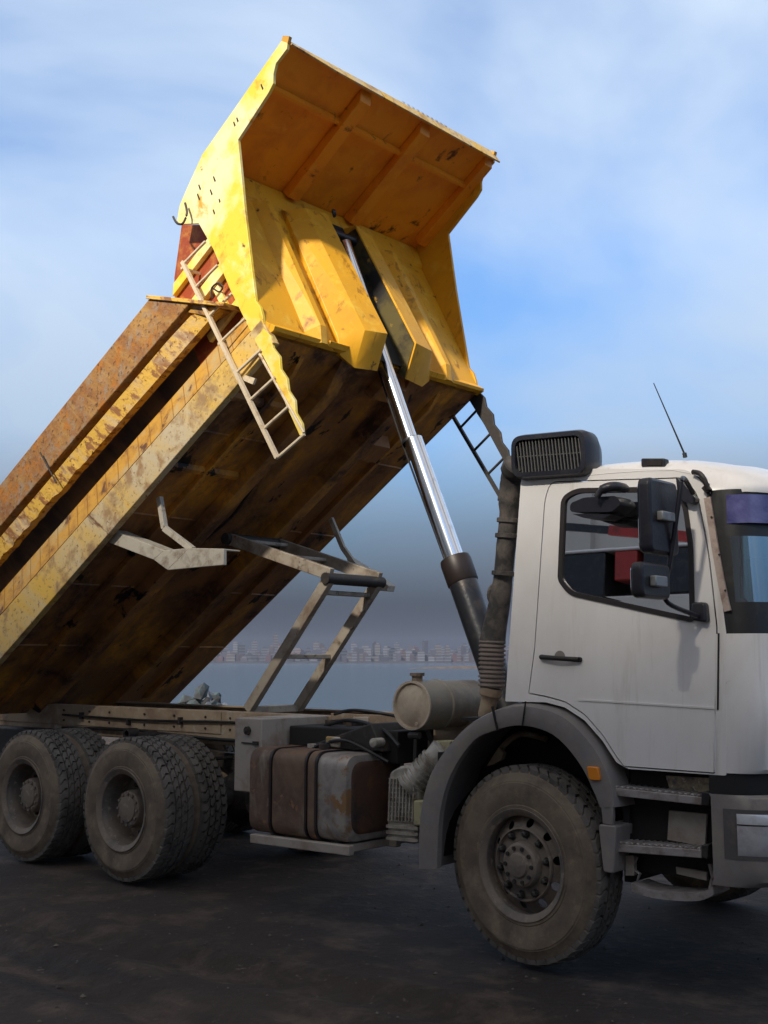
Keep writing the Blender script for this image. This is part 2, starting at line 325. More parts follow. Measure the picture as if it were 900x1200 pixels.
mq = worn('quay_concrete', (0.22, 0.20, 0.18), [((0.12, 0.11, 0.1), 0.8, 0.4, 0.65, None)], 0.85)
tag(mb.obj('quay_wall', mq), 'concrete quay edge dropping to the water', 'quay', kind='structure')
# water
mb = MB(); Z = Vector((0, 0, WATER))
mb.add([cf(-9000, 20)+Z, cf(9000, 20)+Z, cf(9000, 12000)+Z, cf(-9000, 12000)+Z], [(0, 1, 2, 3)])
mw, t, b = newmat('bay_water'); b.inputs['Base Color'].default_value = (0.035, 0.05, 0.065, 1); b.inputs['Roughness'].default_value = 0.12
b.inputs['IOR'].default_value = 1.33
bn = t.nodes.new('ShaderNodeBump'); bn.inputs['Strength'].default_value = 0.28; bn.inputs['Distance'].default_value = 0.4
t.links.new(noise_node(t, 0.35, 6, 0.6, ((0, 0, radians(41)), (1, 2.5, 1))), bn.inputs['Height']); t.links.new(bn.outputs[0], b.inputs['Normal'])
tag(mb.obj('water', mw), 'calm grey bay between the yard and the city', 'water', kind='structure')
# far shore and city
mb = MB(); m_shore = worn('far_shore_green', (0.015, 0.018, 0.03), [((0.03, 0.03, 0.04), 0.01, 0.45, 0.6, None)], 0.9)
prev = None; top = []; n_ = 90
for i in range(n_+1):
    r = -1700+i*3400/n_; top.append((r, 5+3*noise.noise(Vector((r*.01, 0, 0)))))
vs = []
for r, h in top: vs += [cf(r, 2560+20*noise.noise(Vector((r*.005, 3, 0))), WATER-1), cf(r, 2590, WATER+h*0.7), cf(r, 2900, WATER+h*1.6), cf(r, 3900, WATER+h*2.2)]
mb.add(vs, [(i*4+j, i*4+j+1, i*4+j+5, i*4+j+4) for i in range(n_) for j in range(3)])
tag(mb.obj('far_shore', m_shore, smooth=True), 'low far shore carrying the city', 'shore', kind='structure')
def citymat(name, wall, win, sx, sz):
    m, t, b = newmat(name); tc = t.nodes.new('ShaderNodeTexCoord'); mp_ = t.nodes.new('ShaderNodeMapping')
    mp_.inputs['Rotation'].default_value = (0, 0, 0); t.links.new(tc.outputs['Object'], mp_.inputs[0])
    s_ = t.nodes.new('ShaderNodeSeparateXYZ'); t.links.new(mp_.outputs[0], s_.inputs[0])
    def wave(sock, per, duty):
        a = t.nodes.new('ShaderNodeMath'); a.operation = 'DIVIDE'; t.links.new(sock, a.inputs[0]); a.inputs[1].default_value = per
        f = t.nodes.new('ShaderNodeMath'); f.operation = 'FRACT'; t.links.new(a.outputs[0], f.inputs[0])
        g_ = t.nodes.new('ShaderNodeMath'); g_.operation = 'LESS_THAN'; t.links.new(f.outputs[0], g_.inputs[0]); g_.inputs[1].default_value = duty; return g_.outputs[0]
    mu = t.nodes.new('ShaderNodeMath'); mu.operation = 'MULTIPLY'
    t.links.new(wave(s_.outputs['X'], sx, 0.55), mu.inputs[0]); t.links.new(wave(s_.outputs['Z'], sz, 0.5), mu.inputs[1])
    t.links.new(mix_node(t, mu.outputs[0], wall, win), b.inputs['Base Color']); b.inputs['Roughness'].default_value = 0.7; return m
cm = [citymat('city_white', (0.050, 0.048, 0.070), (0.12, 0.13, 0.15), 4.5, 6.2), citymat('city_beige', (0.045, 0.035, 0.045), (0.10, 0.10, 0.11), 5.5, 6.6),
      citymat('city_grey', (0.028, 0.03, 0.05), (0.08, 0.09, 0.11), 5, 7), citymat('city_pink', (0.065, 0.032, 0.042), (0.12, 0.10, 0.10), 4.2, 6.4), citymat('city_dark', (0.012, 0.014, 0.03), (0.06, 0.07, 0.09), 4, 7.5)]
cn = ['white', 'beige', 'grey', 'pinkish', 'dark']
kinds = []
for k in range(5):
    for s_ in range(3):
        m_ = MB(); m_.box((-.5, -.5, 0), (.5, .5, 1)); kinds.append((k, s_))
def citybox(r, f, w_, d_, h, k, style, base):
    o_ = MB(); ang = random.uniform(-.25, .25)
    o_.box((-w_/2, -d_/2, -4), (w_/2, d_/2, h))
    if style == 1: o_.box((-w_/5, -d_/4, h), (w_/5, d_/4, h+4)); o_.box((-w_*.04, -.5, h+4), (w_*.04, .5, h+7))
    elif style == 2: o_.box((-w_/2, -d_/2-1.2, h*.72), (w_*.1, -d_/2, h*.76)); o_.box((-w_*.3, -d_*.3, h), (w_*.1, d_*.3, h+3))
    else:
        o_.box((w_*.1, -d_*.3, h), (w_*.35, d_*.3, h+2.6))
    ob = o_.obj('city_building', cm[k]); ob.location = cf(r, f, base); ob.rotation_euler = (0, 0, -(pi/2-TH)+ang); return ob
cnt = 0; rnd = random.Random(3)
for row, (f0, hm, hs, n_) in enumerate(((2640, 13, 6, 80), (2780, 22, 8, 80), (3000, 32, 12, 60))):
    for i in range(n_):
        u = 215+(i+rnd.uniform(.1, .9))*(410/n_); f = f0+rnd.uniform(-40, 60); r = (u-450)/FPX*f*1.0
        h = max(9, rnd.gauss(hm, hs)); 
        if u < 330: h *= 0.62+0.38*(u-215)/115
        if row == 2 and rnd.random() < .12: h *= 1.3
        k = rnd.choice([0, 0, 1, 1, 2, 3, 4]); st = rnd.randrange(3)
        ob = citybox(r, f, rnd.uniform(8, 19), rnd.uniform(10, 16), h, k, st, WATER+5+row*1.5)
        pos = ('front row by the water', 'middle rows', 'tall back rows')[row]
        tag(ob, '%s apartment block in the %s of the hazy skyline' % (cn[k], pos), 'building', '%s blocks in the %s of the skyline' % (cn[k], pos))
# low spit on the right
mb = MB(); vs = []
for i in range(31):
    a = i/30; r = 18+a*170; w_ = 14*min(1, a*4+.1); h = 0.15+2.2*min(1, a*5)*(0.8+0.3*noise.noise(Vector((a*9, 0, 0))))
    vs += [cf(r, 860-w_, WATER-.5), cf(r, 860-w_*.4, WATER+h), cf(r, 860+w_*.6, WATER+h), cf(r, 860+w_, WATER-.5)]
mb.add(vs, [(i*4+j, i*4+j+1, i*4+j+5, i*4+j+4) for i in range(30) for j in range(3)])
tag(mb.obj('rock_breakwater', worn('breakwater_rock', (0.11, 0.08, 0.065), [((0.06, 0.05, 0.05), 0.2, .4, .6, None)], 0.9)), 'low brown rock breakwater reaching into the bay', 'breakwater', kind='structure')
# boulders by the quay edge
m_rock = [worn('boulder_grey', (0.035, 0.035, 0.04), [((0.06, 0.10, 0.11), 3, .42, .62, None)], 0.85, 0, .6, 9), worn('boulder_dark', (0.02, 0.02, 0.022), [((0.1, 0.095, 0.09), 4, .5, .66, None)], 0.85, 0, .6, 9), worn('boulder_pale', (0.10, 0.115, 0.14), [((0.05, 0.05, 0.05), 3, .5, .66, None)], 0.8, 0, .6, 9)]
rr_ = random.Random(11)
rn = ['grey', 'dark', 'pale']
for i in range(190):
    u = 175+rr_.random()*112; f = 24.2+rr_.random()*2.6; hill = max(0, 1-abs(u-243)/45)
    lvl = rr_.random()
    z = lvl*(0.12+0.98*hill)
    s_ = rr_.uniform(.08, .22)
    bm = bmesh.new(); bmesh.ops.create_icosphere(bm, subdivisions=1+i % 2, radius=1)
    for v in bm.verts:
        v.co *= 1+.45*noise.noise(v.co*1.3+Vector((i*7, 0, 0)))+.10*noise.noise(v.co*3+Vector((0, i, 0)))
        v.co = Vector((v.co.x*s_*1.25, v.co.y*s_, v.co.z*s_*.8))
    me = bpy.data.meshes.new('boulder'); bm.to_mesh(me); bm.free(); k = rr_.choice([0, 0, 0, 1, 1, 1, 1, 2]); me.materials.append(m_rock[k])
    o = bpy.data.objects.new('boulder', me); COL.objects.link(o); o.location = cf((u-450)/FPX*f, f, z); o.rotation_euler = (rr_.random(), rr_.random(), rr_.random()*6)
    tag(o, '%s boulder in the rock heap on the quay edge' % rn[k], 'boulder', '%s boulders heaped on the quay edge' % rn[k])
# loose stones
mb = MB(); rg = random.Random(5)
for i in range(2600):
    r = rg.uniform(-7, 5); f = rg.uniform(3.0, 14); p = cf(r, f); s_ = rg.choice([.003, .004, .006, .009])*rg.uniform(.7, 1.5)
    if rg.random() < .015: s_ = .018
    p.z = hgt(p.x, p.y)+s_*.2
    a = rg.random()*6; q = [(cos(a+k*pi/2+rg.uniform(-.3, .3))*s_*rg.uniform(.7, 1.3), sin(a+k*pi/2)*s_) for k in range(4)]
    mb.add([p+Vector((x, y, 0)) for x, y in q]+[p+Vector((0, 0, -s_*.5)), p+Vector((rg.uniform(-.3, .3)*s_, 0, s_*.7))], [(0, 1, 5), (1, 2, 5), (2, 3, 5), (3, 0, 5), (1, 0, 4), (2, 1, 4), (3, 2, 4), (0, 3, 4)])
tag(mb.obj('gravel', worn('stones', (0.15, 0.125, 0.10), [((0.05, 0.045, 0.04), 3, .45, .6, None)], 0.9)), 'loose stones scattered over the dirt yard', 'gravel', kind='stuff')

# unseen block added across the yard to shade the ground and lower truck
BY = -36.0; BH = 2.0+(-1.25-BY)*SUN.z/(-SUN.y)
shade_bld = empty('added_shade_block', (0, 0, 0)); tag(shade_bld, 'long plain beige block added out of view across the yard to shade the truck', 'building')
mb = MB(); mb.box((-75, BY-16, 0), (75, BY, BH))
m_bw = worn('beige_render', (0.72, 0.67, 0.60), [((0.58, 0.53, 0.47), .15, .4, .65, None)], 0.85)
mb.obj('wall', m_bw, shade_bld)
mb = MB()
for i in range(26): x = -75+i*6; mb.box((x-.4, BY-.02, 0), (x+.4, BY+.35, BH-1))
wn = mb.obj('pilaster', m_bw, shade_bld); wn['kind'] = 'stuff'
mb = MB(); mb.box((-76, BY-17, BH), (76, BY+.6, BH+.5)); mb.obj('roof', m_bw, shade_bld, bevel=.03)
# red machine parked across the yard (it shows mirrored in the cab's side window)
rt = empty('tipper_trailer', (-10, -17, 1.5))
mb = MB(); mb.prism([(-40, -26, 0), (20, -26, 0), (20, -11.5, 0), (-40, -11.5, 0)], (0, 0, 1)); mb.v = [(x*(1 if z < .5 else .9), y+(0 if z < .5 else (1.8 if y < -20 else -1.8)), z*1.5) for x, y, z in mb.v]; tag(mb.obj('earth_bank', worn('earth', (0.26, 0.20, 0.15), [((0.16, .12, .09), .8, .4, .6, None)], .9)), 'low packed earth bank across the yard', 'bank', kind='structure'); tag(rt, 'red and black tipper with a thin boom parked on the earth bank across the yard', 'tipper')
m_red = worn('red_paint', (0.42, 0.03, 0.02), [((0.2, .03, .02), 3, .5, .7, None)], .5)
for nm, mt_, bx_ in (('frame', m_black, ((-6, -1.1, .7), (6, 1.1, 1.0))), ('load_body', m_bw, ((-6, -1.25, 1.0), (6, 1.25, 2.75))), ('upper_wall', m_black, ((-6, -1.26, 2.76), (1.9, 1.26, 3.65))), ('red_panel', m_red, ((2.12, -1.27, 3.05), (2.62, 1.27, 3.65))), ('upper_wall', m_black, ((2.75, -1.26, 2.76), (6, 1.26, 3.65))), ('top_rail', m_white, ((-6.02, -1.3, 3.65), (6.02, 1.3, 3.72)))):
    mb = MB(); mb.box(*bx_); mb.obj(nm, mt_, rt, bevel=.03)
mb = MB(); mb.beam((-1, .9, 4.55), (1.9, .9, 4.15), .10, .16); mb.obj('boom', m_black, rt); mb = MB(); mb.beam((1.8, .9, 4.16), (4.4, .9, 3.78), .14, .20); mb.obj('boom', m_red, rt)
for x in (-4.6, -3.3, 3.8):
    for y in (-1.05, 1.05): mb = MB(); mb.lathe([(-.15, 0), (-.15, .45), (-.12, .5), (.12, .5), (.15, .45), (.15, 0)], (x, y, .5), (0, 1, 0), 32); mb.obj('wheel', m_tread, rt, smooth=True)

# ================================================================== TRUCK
truck = empty('dump_truck', (0, 0, 0))
tag(truck, 'white cab dump truck with its rusty yellow body tipped up high', 'dump truck')

# ---- chassis
mb = MB()
for sy in (-1, 1):
    mb.box((-7.6, sy*.42-.006, .98), (1.15, sy*.42+.006, 1.235))
    y1, y2 = (sy*.42, sy*.34) ; ya, yb = min(y1, y2), max(y1, y2)
    mb.box((-7.6, ya, 1.228), (1.15, yb, 1.242)); mb.box((-7.6, ya, .975), (1.15, yb, .985))
for x in (-6.4, -5.5, -4.3, -3.3, -2.3, -1.2, .2, 1.1): mb.box((x-.05, -.41, 1.02), (x+.05, .41, 1.2))
ch = mb.obj('chassis', m_frame, truck, bevel=.003)
mb = MB(); mb.box((-7.5, -.435, 1.06), (-3.42, -.428, 1.24)); mb.box((-3.40, -.438, 1.03), (-2.2, -.428, 1.24)); mb.box((-2.2, -.44, 1.19), (-.75, -.40, 1.262))
mb.obj('reinforcing_plate', m_frame, ch, bevel=.003)
mb = MB()
for x in [-5.6, -5.2, -4.9, -4.4, -4.0, -3.6, -3.3, -2.95, -2.6]:
    for z in (1.10, 1.19): mb.lathe([(0, 0), (0, .010), (.010, .009), (.010, 0)], (x, -.437, z), (0, -1, 0), 8)
mb.lathe([(0, 0), (0, .045), (.03, .045), (.03, .025), (.012, .02), (.012, 0)], (-2.93, -.44, 1.13), (0, -1, 0), 20)
mb.obj('bolt', m_darkst, ch, smooth=True)
mb = MB(); mb.box((-7.6, -.62, .62), (-5.75, -.44, 1.02)); mb.obj('rear_gap_filler', m_darkst, ch, bevel=.02)  # dark box added to cover the bright sunlit ground behind
# torque arm lug between rear axles
mb = MB()
c0 = S(152, 862, -.55)
mb.lathe([(-.04, .05), (.06, .05), (.06, .03), (.02, .03), (.02, 0)], S(155, 860, -.6), (0, -1, 0), 20); mb.beam(S(155, 862, -.56), S(205, 866, -.56), .05, .06)
mb.lathe([(-.04, .04), (.05, .04), (.05, 0)], S(178, 862, -.6), (0, -1, 0), 20)
mb.obj('torque_rod', m_darkst, truck, smooth=True)
# axles, springs, driveline (dark, mostly in shade)
for x in (-3.6, -4.95):
    mb = MB(); mb.tube([(x, -1.0, .53), (x, 1.0, .53)], .09, 16); mb.lathe([(-.22, .05), (-.18, .16), (0, .24), (.18, .16), (.22, .05)], (x, 0, .53), (1, 0, 0), 20)
    mb.obj('axle', m_darkst, truck, smooth=True)
mb = MB(); mb.tube([(0, -1.0, .50), (0, 1.0, .50)], .07, 12); mb.obj('axle', m_darkst, truck, smooth=True)
mb = MB()
for sy in (-1, 1):
    for k in range(7):
        L_ = 1.05-k*.11; pts = [(-4.275+L_*t, sy*.52, .80-.022*k+.10*t*t) for t in (-1, -.6, -.2, .2, .6, 1)]
        for p, q in zip(pts, pts[1:]): mb.beam(p, q, .09, .018)
mb.obj('leaf_spring', m_darkst, truck)
mb = MB(); mb.tube([(-3.5, 0, .6), (-1.2, 0, .75)], .06, 12); mb.box((-1.2, -.25, .6), (-.5, .25, 1.0)); mb.obj('drive_shaft', m_darkst, truck, bevel=.01)
mb = MB(); mb.box((-.55, -.42, .55), (1.1, .42, 1.15)); mb.box((-.3, -.5, .75), (.8, .5, 1.0)); mb.obj('engine', m_liner, truck, bevel=.03)

# ---- wheels
def make_tyre(parent, name='tyre'):
    mb = MB()
    prof = [(.02, .288), (.008, .298), (.006, .318), (.010, .322), (.004, .345), (0, .38), (-.002, .41), (.0, .44), (.004, .443), (.006, .452), (.012, .456), (.024, .485), (.036, .502), (.048, .510)]
    full = prof+[(.155, .516)]+[(.31-t, r) for t, r in reversed(prof)]
    mb.m = 0; mb.lathe(full, (0, 0, 0), (0, 1, 0), 96)
    mb.m = 1; n_ = 46
    rows = [(.030, .098, .0), (.104, .153, .5), (.158, .207, .0), (.213, .280, .5)]
    for y0, y1, ph in rows:
        for k in range(n_):
            a0 = 2*pi*(k+ph)/n_; da = 2*pi/n_*.80; sk = .22*2*pi/n_
            vs = []
            edge0 = y0 < .05; edge1 = y1 > .26
            for rr, g_ in ((.505, 0), (.535, .004)):
                for yy, aa in ((y0+g_, a0-sk), (y1-g_, a0+sk), (y1-g_, a0+sk+da-g_/.5), ((y0+y1)/2, a0+da+sk*1.3-g_/.5), (y0+g_, a0-sk+da-g_/.5), ((y0+y1)/2, a0+sk*1.3)):
                    r2 = rr-(.013 if (edge0 and yy < .06) or (edge1 and yy > .25) else 0)
                    vs.append((cos(aa)*r2, yy, sin(aa)*r2))
            o_ = [0, 5, 1, 2, 3, 4]; vs = [vs[i] for i in o_]+[vs[6+i] for i in o_]
            mb.add(vs, [tuple(range(6)), (11, 10, 9, 8, 7, 6)]+[(i, (i+1) % 6, (i+1) % 6+6, i+6) for i in range(6)])
    # shoulder lugs on the side
    for k in range(n_):
        for (yb_, s_) in ((.018, 1), (.292, -1)):
            a0 = 2*pi*(k+(0 if s_ > 0 else .5))/n_; da = 2*pi/n_*.5; vs = []
            for a_ in (a0, a0+da):
                for r_, y_ in ((.485, yb_+s_*.010), (.522, yb_+s_*.022), (.522, yb_+s_*.04), (.48, yb_+s_*.03)): vs.append((cos(a_)*r_, y_, sin(a_)*r_))
            mb.add(vs, [(0, 1, 2, 3), (7, 6, 5, 4), (0, 4, 5, 1), (1, 5, 6, 2), (2, 6, 7, 3), (3, 7, 4, 0)])
    # raised ring of sidewall lettering-like ribs
    return mb.obj(name, None, parent, smooth=True, mats=[m_tyre, m_tread])
def disc_holes(cy, r_in, r_out, n_h, hr, rh, name, parent, dish):
    """annular disc with round hand holes, dish(r) gives axial position"""
    outer = [(cos(2*pi*k/72)*r_out, 0, sin(2*pi*k/72)*r_out) for k in range(72)]
    holes = [[(cos(2*pi*k/40)*r_in, 0, sin(2*pi*k/40)*r_in) for k in range(40)]]
    for h in range(n_h):
        a = 2*pi*(h+.3)/n_h; cx, cz = cos(a)*rh, sin(a)*rh
        holes.append([(cx+cos(2*pi*k/14)*hr, 0, cz+sin(2*pi*k/14)*hr) for k in range(14)])
    mb = plate(outer, holes, (0, .008, 0))
    mb.v = [(x, y+dish(sqrt(x*x+z*z)), z) for x, y, z in mb.v]; return mb
def front_wheel(parent, loc, rot, side=1):
    w_ = empty('wheel', loc, parent); w_.rotation_euler = (0, 0, rot)
    make_tyre(w_)
    mb = MB(); mb.lathe([(.03, .262), (.006, .285), (.0, .300), (.004, .302), (.016, .296), (.05, .272), (.10, .268), (.26, .268), (.31, .30)], (0, 0, 0), (0, 1, 0), 72)
    rim = mb.obj('rim', m_rim, w_, smooth=True)
    dm = disc_holes(0, .09, .266, 10, .024, .222, 'disc', w_, lambda r: .045+max(0, (r-.19))*0.9 if r > .19 else .045)
    dm.obj('disc', m_rim, w_, smooth=False)
    mb = MB(); mb.lathe([(.045, .20), (.03, .195), (.028, .19), (.045, .183)], (0, 0, 0), (0, 1, 0), 60)
    mb.lathe([(.045, .125), (.0, .118), (-.012, .105), (-.014, .07), (-.030, .062), (-.034, .05), (-.034, 0)], (0, 0, 0), (0, 1, 0), 40)
    mb.obj('hub', m_rim, w_, smooth=True)
    mb = MB()
    for k in range(10):
        a = 2*pi*k/10+.2; c_ = (cos(a)*.165, .045, sin(a)*.165); mb.lathe([(0, .026), (-.006, .024), (-.006, .019), (-.030, .017), (-.038, .009), (-.038, 0)], c_, (0, 1, 0), 6)
    for k in range(10):
        a = 2*pi*k/10; c_ = (cos(a)*.092, -.012, sin(a)*.092); mb.lathe([(0, .012), (-.014, .011), (-.014, 0)], c_, (0, 1, 0), 6)
    mb.obj('wheel_nut', m_nut, w_)
    return w_
def rear_wheel(parent, loc, hub=True):
    w_ = empty('wheel', loc, parent); make_tyre(w_)
    mb = MB(); mb.lathe([(.02, .262), (.002, .288), (-.004, .302), (.002, .304), (.016, .296), (.035, .275), (.09, .262), (.17, .258), (.22, .245), (.235, .20), (.24, .12), (.31, .12)], (0, 0, 0), (0, 1, 0), 72)
    mb.lathe([(.235, .262), (.31, .30)], (0, 0, 0), (0, 1, 0), 72)
    mb.obj('rim', m_rim, w_, smooth=True)
    if hub:
        mb = MB(); mb.lathe([(.24, .15), (.10, .140), (.075, .132), (.068, .12), (.068, .10), (.055, .095), (.048, .06), (.048, 0)], (0, 0, 0), (0, 1, 0), 40)
        for k in range(12):
            a = 2*pi*k/12; mb.lathe([(0, .013), (-.012, .012), (-.012, 0)], (cos(a)*.115, .068, sin(a)*.115), (0, 1, 0), 6)
        mb.obj('hub', m_rim, w_, smooth=True)
        mb = MB()
        for k in range(10):
            a = 2*pi*k/10+.2; mb.lathe([(0, .017), (-.028, .016), (-.034, 0)], (cos(a)*.185, .225, sin(a)*.185), (0, 1, 0), 6)
        mb.obj('wheel_nut', m_nut, w_)
    return w_
def copy_tree(o, loc, rot):
    c_ = o.copy(); COL.objects.link(c_); c_.parent = o.parent; c_.location = loc; c_.rotation_euler = rot
    for chd in list(o.children):
        d_ = chd.copy(); COL.objects.link(d_); d_.parent = c_
    return c_
fwz = front_wheel(truck, (0.0, -1.235, .533), radians(-5.5))
fwz.scale = (1, .80, 1)
copy_tree(fwz, (0, 1.235, .533), (0, 0, pi-radians(5.5)))
rw = rear_wheel(truck, (-3.6, -1.25, .533))
copy_tree(rw, (-4.95, -1.25, .533), (0, .4, 0))
for x in (-3.6, -4.95):
    copy_tree(rw, (x, 1.25, .533), (0, 0, pi))
    i1 = copy_tree(rw, (x, -.59, .533), (0, .2, pi)); i1.location.y = -.615
    copy_tree(rw, (x, .57, .533), (0, .3, 0))

# ---- front mudguard
inn = [(512, 1018), (515, 955), (528, 908), (553, 870), (576, 857), (610, 850), (648, 861), (678, 893), (696, 928), (703, 946)]
ot = [(491, 1018), (493, 955), (506, 905), (534, 865), (562, 842), (605, 828), (655, 838), (692, 872), (713, 912), (720, 946)]
IN = smoothline([S(u, v, -1.26) for u, v in inn], 5); OT = smoothline([S(u, v, -1.26) for u, v in ot], 5)
mb = MB(); vs = []; n_ = len(IN)
for i, (p, q) in enumerate(zip(IN, OT)):
    t_ = i/(n_-1); lift = 0.035*sin(pi*min(1, t_))
    d = (q-p).normalized()
    mid = (p+q)/2
    row = [p+Vector((0, .04, 0)), p, mid+Vector((0, -.012, 0)), q, q+d*.012+Vector((0, .03, 0)), q+d*.03+Vector((0, .16, 0)), q+d*.03+Vector((0, .55, 0)), q+Vector((0, .55, 0))-d*.01, p+Vector((0, .05, 0))+d*.05]
    vs += row
k_ = 9
mb.add(vs, [(i*k_+j, i*k_+(j+1) % k_, (i+1)*k_+(j+1) % k_, (i+1)*k_+j) for i in range(n_-1) for j in range(k_)])
mud = mb.obj('mudguard', m_fender, truck, smooth=True)
mb = MB(); a, b_, c_, d_ = S(701, 966, -1.27), S(722, 968, -1.27), S(719, 1024, -1.27), S(707, 1022, -1.27)
mb.prism(rounded([a, b_, c_, d_], .015), (0, .25, 0)); mb.prism([S(704, 944, -1.265), S(718, 946, -1.265), S(718, 968, -1.265), S(706, 966, -1.265)], (0, .03, 0))
mb.obj('mud_flap', m_fender, mud, bevel=.006)
mb = MB(); mb.prism(rounded([S(687, 898, -1.285), S(700, 899, -1.285), S(703, 915, -1.285), S(690, 914, -1.285)], .012), (0, .03, 0)); mb.obj('side_marker', m_orange, mud, bevel=.004)
mb = MB(); mb.beam(S(577, 828, -1.275), S(583, 856, -1.275), .008, .014, (0, 1, 0)); mb.beam(S(616, 822, -1.275), S(612, 851, -1.275), .006, .008, (0, 1, 0)); mb.obj('seam', m_gap, mud)
# dark liner behind the wheel
mb = MB(); 
mb.box((-.62, -.80, .55), (.60, -.74, 1.30)); mb.box((-.66, -1.12, .5), (-.62, -.42, 1.1)); mb.box((.58, -1.12, .5), (.62, -.3, 1.08)); mb.box((-.5, -1.1, 1.29), (.5, -.4, 1.31))
mb.obj('wheel_arch_liner', m_liner, truck)
mb = MB(); mb.tube(smoothline([S(640, 866, -.85), S(612, 860, -.85), S(592, 872, -.9), S(580, 890, -.95)]), .018, 8); mb.prism([S(570, 898, -1.0), S(584, 876, -1.0), S(590, 882, -1.0), S(588, 890, -1.0), S(578, 896, -1.0)], (0, .03, 0)); mb.obj('brake_hose', m_frame, truck, smooth=True)

# ---- cab
def yside(z): return -1.22+TILT*(z-1.1)
# side wall (right side seen, left side mirrored)
rear_low = SP(592, 822); rear_top = SP(611, 556)
archpts = [(592, 822), (621, 822), (640, 822), (662, 828), (685, 843), (706, 867), (722, 892), (731, 901)]
door_px = [((731, 899), .01), ((838, 907), .01), ((841, 735), .02), ((831, 645), .1), ((818, 580), .04), ((803, 559), .05), ((645, 564), .05), ((638, 585), .05), ((626, 760), .02), ((622, 790), .01), ((619, 813), .01)]
def shift_in(pts, d):
    c_ = sum(pts, Vector())/len(pts); r = []
    n_ = len(pts)
    for i in range(n_):
        a, b, c2 = pts[i-1], pts[i], pts[(i+1) % n_]
        t1 = (b-a); t2 = (c2-b)
        if t1.length < 1e-6: t1 = t2
        if t2.length < 1e-6: t2 = t1
        t_ = (t1.normalized()+t2.normalized()).normalized(); nn = Vector((t_.z, 0, -t_.x)); r.append(b+nn*d)
    return r
arch = [SP(u, v) for u, v in archpts]
door_out = rounded([(SP(u, v), r) for (u, v), r in door_px]+[(SP(u, v), .02) for u, v in [(640, 817), (662, 823), (685, 838), (706, 862), (722, 887)]], .02)
# outer outline of the side sheet: rear edge, roof edge, A pillar line, bottom
front_x = 1.17
side_outer = rounded([(rear_low, .01), (rear_top, .05), (SP(700, 549), .02), (SP(806, 550), .05), (SP(826, 567), .05), (SP(838, 640), .02), (SP(851, 742), .01), (SP(851, 909), .01), (SP(736, 901), .01)]+[(p, .01) for p in reversed([SP(u, v+1) for u, v in archpts[2:-1]])], .02)
mbs = plate(side_outer, [shift_in(door_out, -.0)], (0, .03, 0))
cab = mbs.obj('cab', m_white, truck, bevel=0)
def mirrored(mbx):
    m2 = MB(); m2.v = [(x, -y, z) for x, y, z in mbx.v]; m2.f = [tuple(reversed(f)) for f in mbx.f]; m2.mi = list(mbx.mi); return m2
# dark backing for the gap
win_px = [((659, 583), .05), ((676, 573), .05), ((792, 571), .05), ((805, 590), .05), ((812, 640), .05), ((814, 729), .03), ((668, 697), .07), ((655, 680), .03)]
win_out = rounded([(SP(u, v), r) for (u, v), r in win_px], .03)
gapm = plate([p+Vector((0, .012, 0)) for p in shift_in(door_out, -.02)], [[p+Vector((0, .012, 0)) for p in win_out]], (0, .01, 0))
gapm.obj('door_gap', m_gap, cab)
door_in = [p+Vector((0, -.002, 0)) for p in door_out]
cen = sum(door_in, Vector())/len(door_in)
# sign of inset
ts = shift_in(door_in, .007); 
if sum((p-cen).length for p in ts) > sum((p-cen).length for p in door_in): ts = shift_in(door_in, -.007)
dm = plate(ts, [[p+Vector((0, -.002, 0)) for p in win_out]], (0, .012, 0))
door = dm.obj('door', m_white, truck, bevel=.003)
dmir = mirrored(dm).obj('door', m_white, truck, bevel=.003)
mirrored(mbs).obj('cab_side', m_white, cab)
# lower door crease strip
mb = MB(); mb.beam(SP(678, 820, .004), SP(838, 830, .004), .006, .010); mb.beam(SP(838, 838, .004), SP(838, 905, .004), .004, .006)
mb.obj('crease', m_white, door)
# window frame and glass
def ring(outer, inner, off, dy):
    mb = MB(); n_ = len(outer); vs = []
    for a, b in zip(outer, inner): vs += [a+Vector((0, off, 0)), b+Vector((0, off, 0)), b+Vector((0, off+dy, 0)), a+Vector((0, off+dy, 0))]
    mb.add(vs, [(i*4+j, i*4+(j+1) % 4, ((i+1) % n_)*4+(j+1) % 4, ((i+1) % n_)*4+j) for i in range(n_) for j in range(4)]); return mb
wi = shift_in(win_out, .022); wc = sum(win_out, Vector())/len(win_out)
sg = 1
if sum((p-wc).length for p in wi) > sum((p-wc).length for p in win_out): sg = -1; wi = shift_in(win_out, -.022)
wo = shift_in(win_out, -.004*sg)
rg_ = ring(wo, wi, -.010, .02)
for mm in (rg_, mirrored(rg_)): mm.obj('window_frame', m_seal, door if mm is rg_ else dmir, smooth=True)
glm = MB(); glm.prism([p+Vector((0, .004, 0)) for p in shift_in(win_out, .010*sg)], (0, .005, 0))
glm.obj('window_glass', m_winglass, door); mirrored(glm).obj('window_glass', m_screen, dmir)
# door handle
mb = MB(); a = SP(634, 770, .02); b_ = SP(678, 773, .02); mb.tube([a, a.lerp(b_, .5)+Vector((0, -.02, 0)), b_], [.014, .013, .014], 10)
mb.tube([a+Vector((0, .03, 0)), a], .014, 8); mb.tube([b_+Vector((0, .03, 0)), b_], .014, 8)
mb.obj('handle', m_seal, door, smooth=True)
mb = MB(); c_ = (SP(656, 770, 0.002)); mb.lathe([(0, 0), (0, .035), (.004, .035)], c_, (0, 1, 0), 20); mb.obj('handle_recess', m_fender, door, smooth=True)

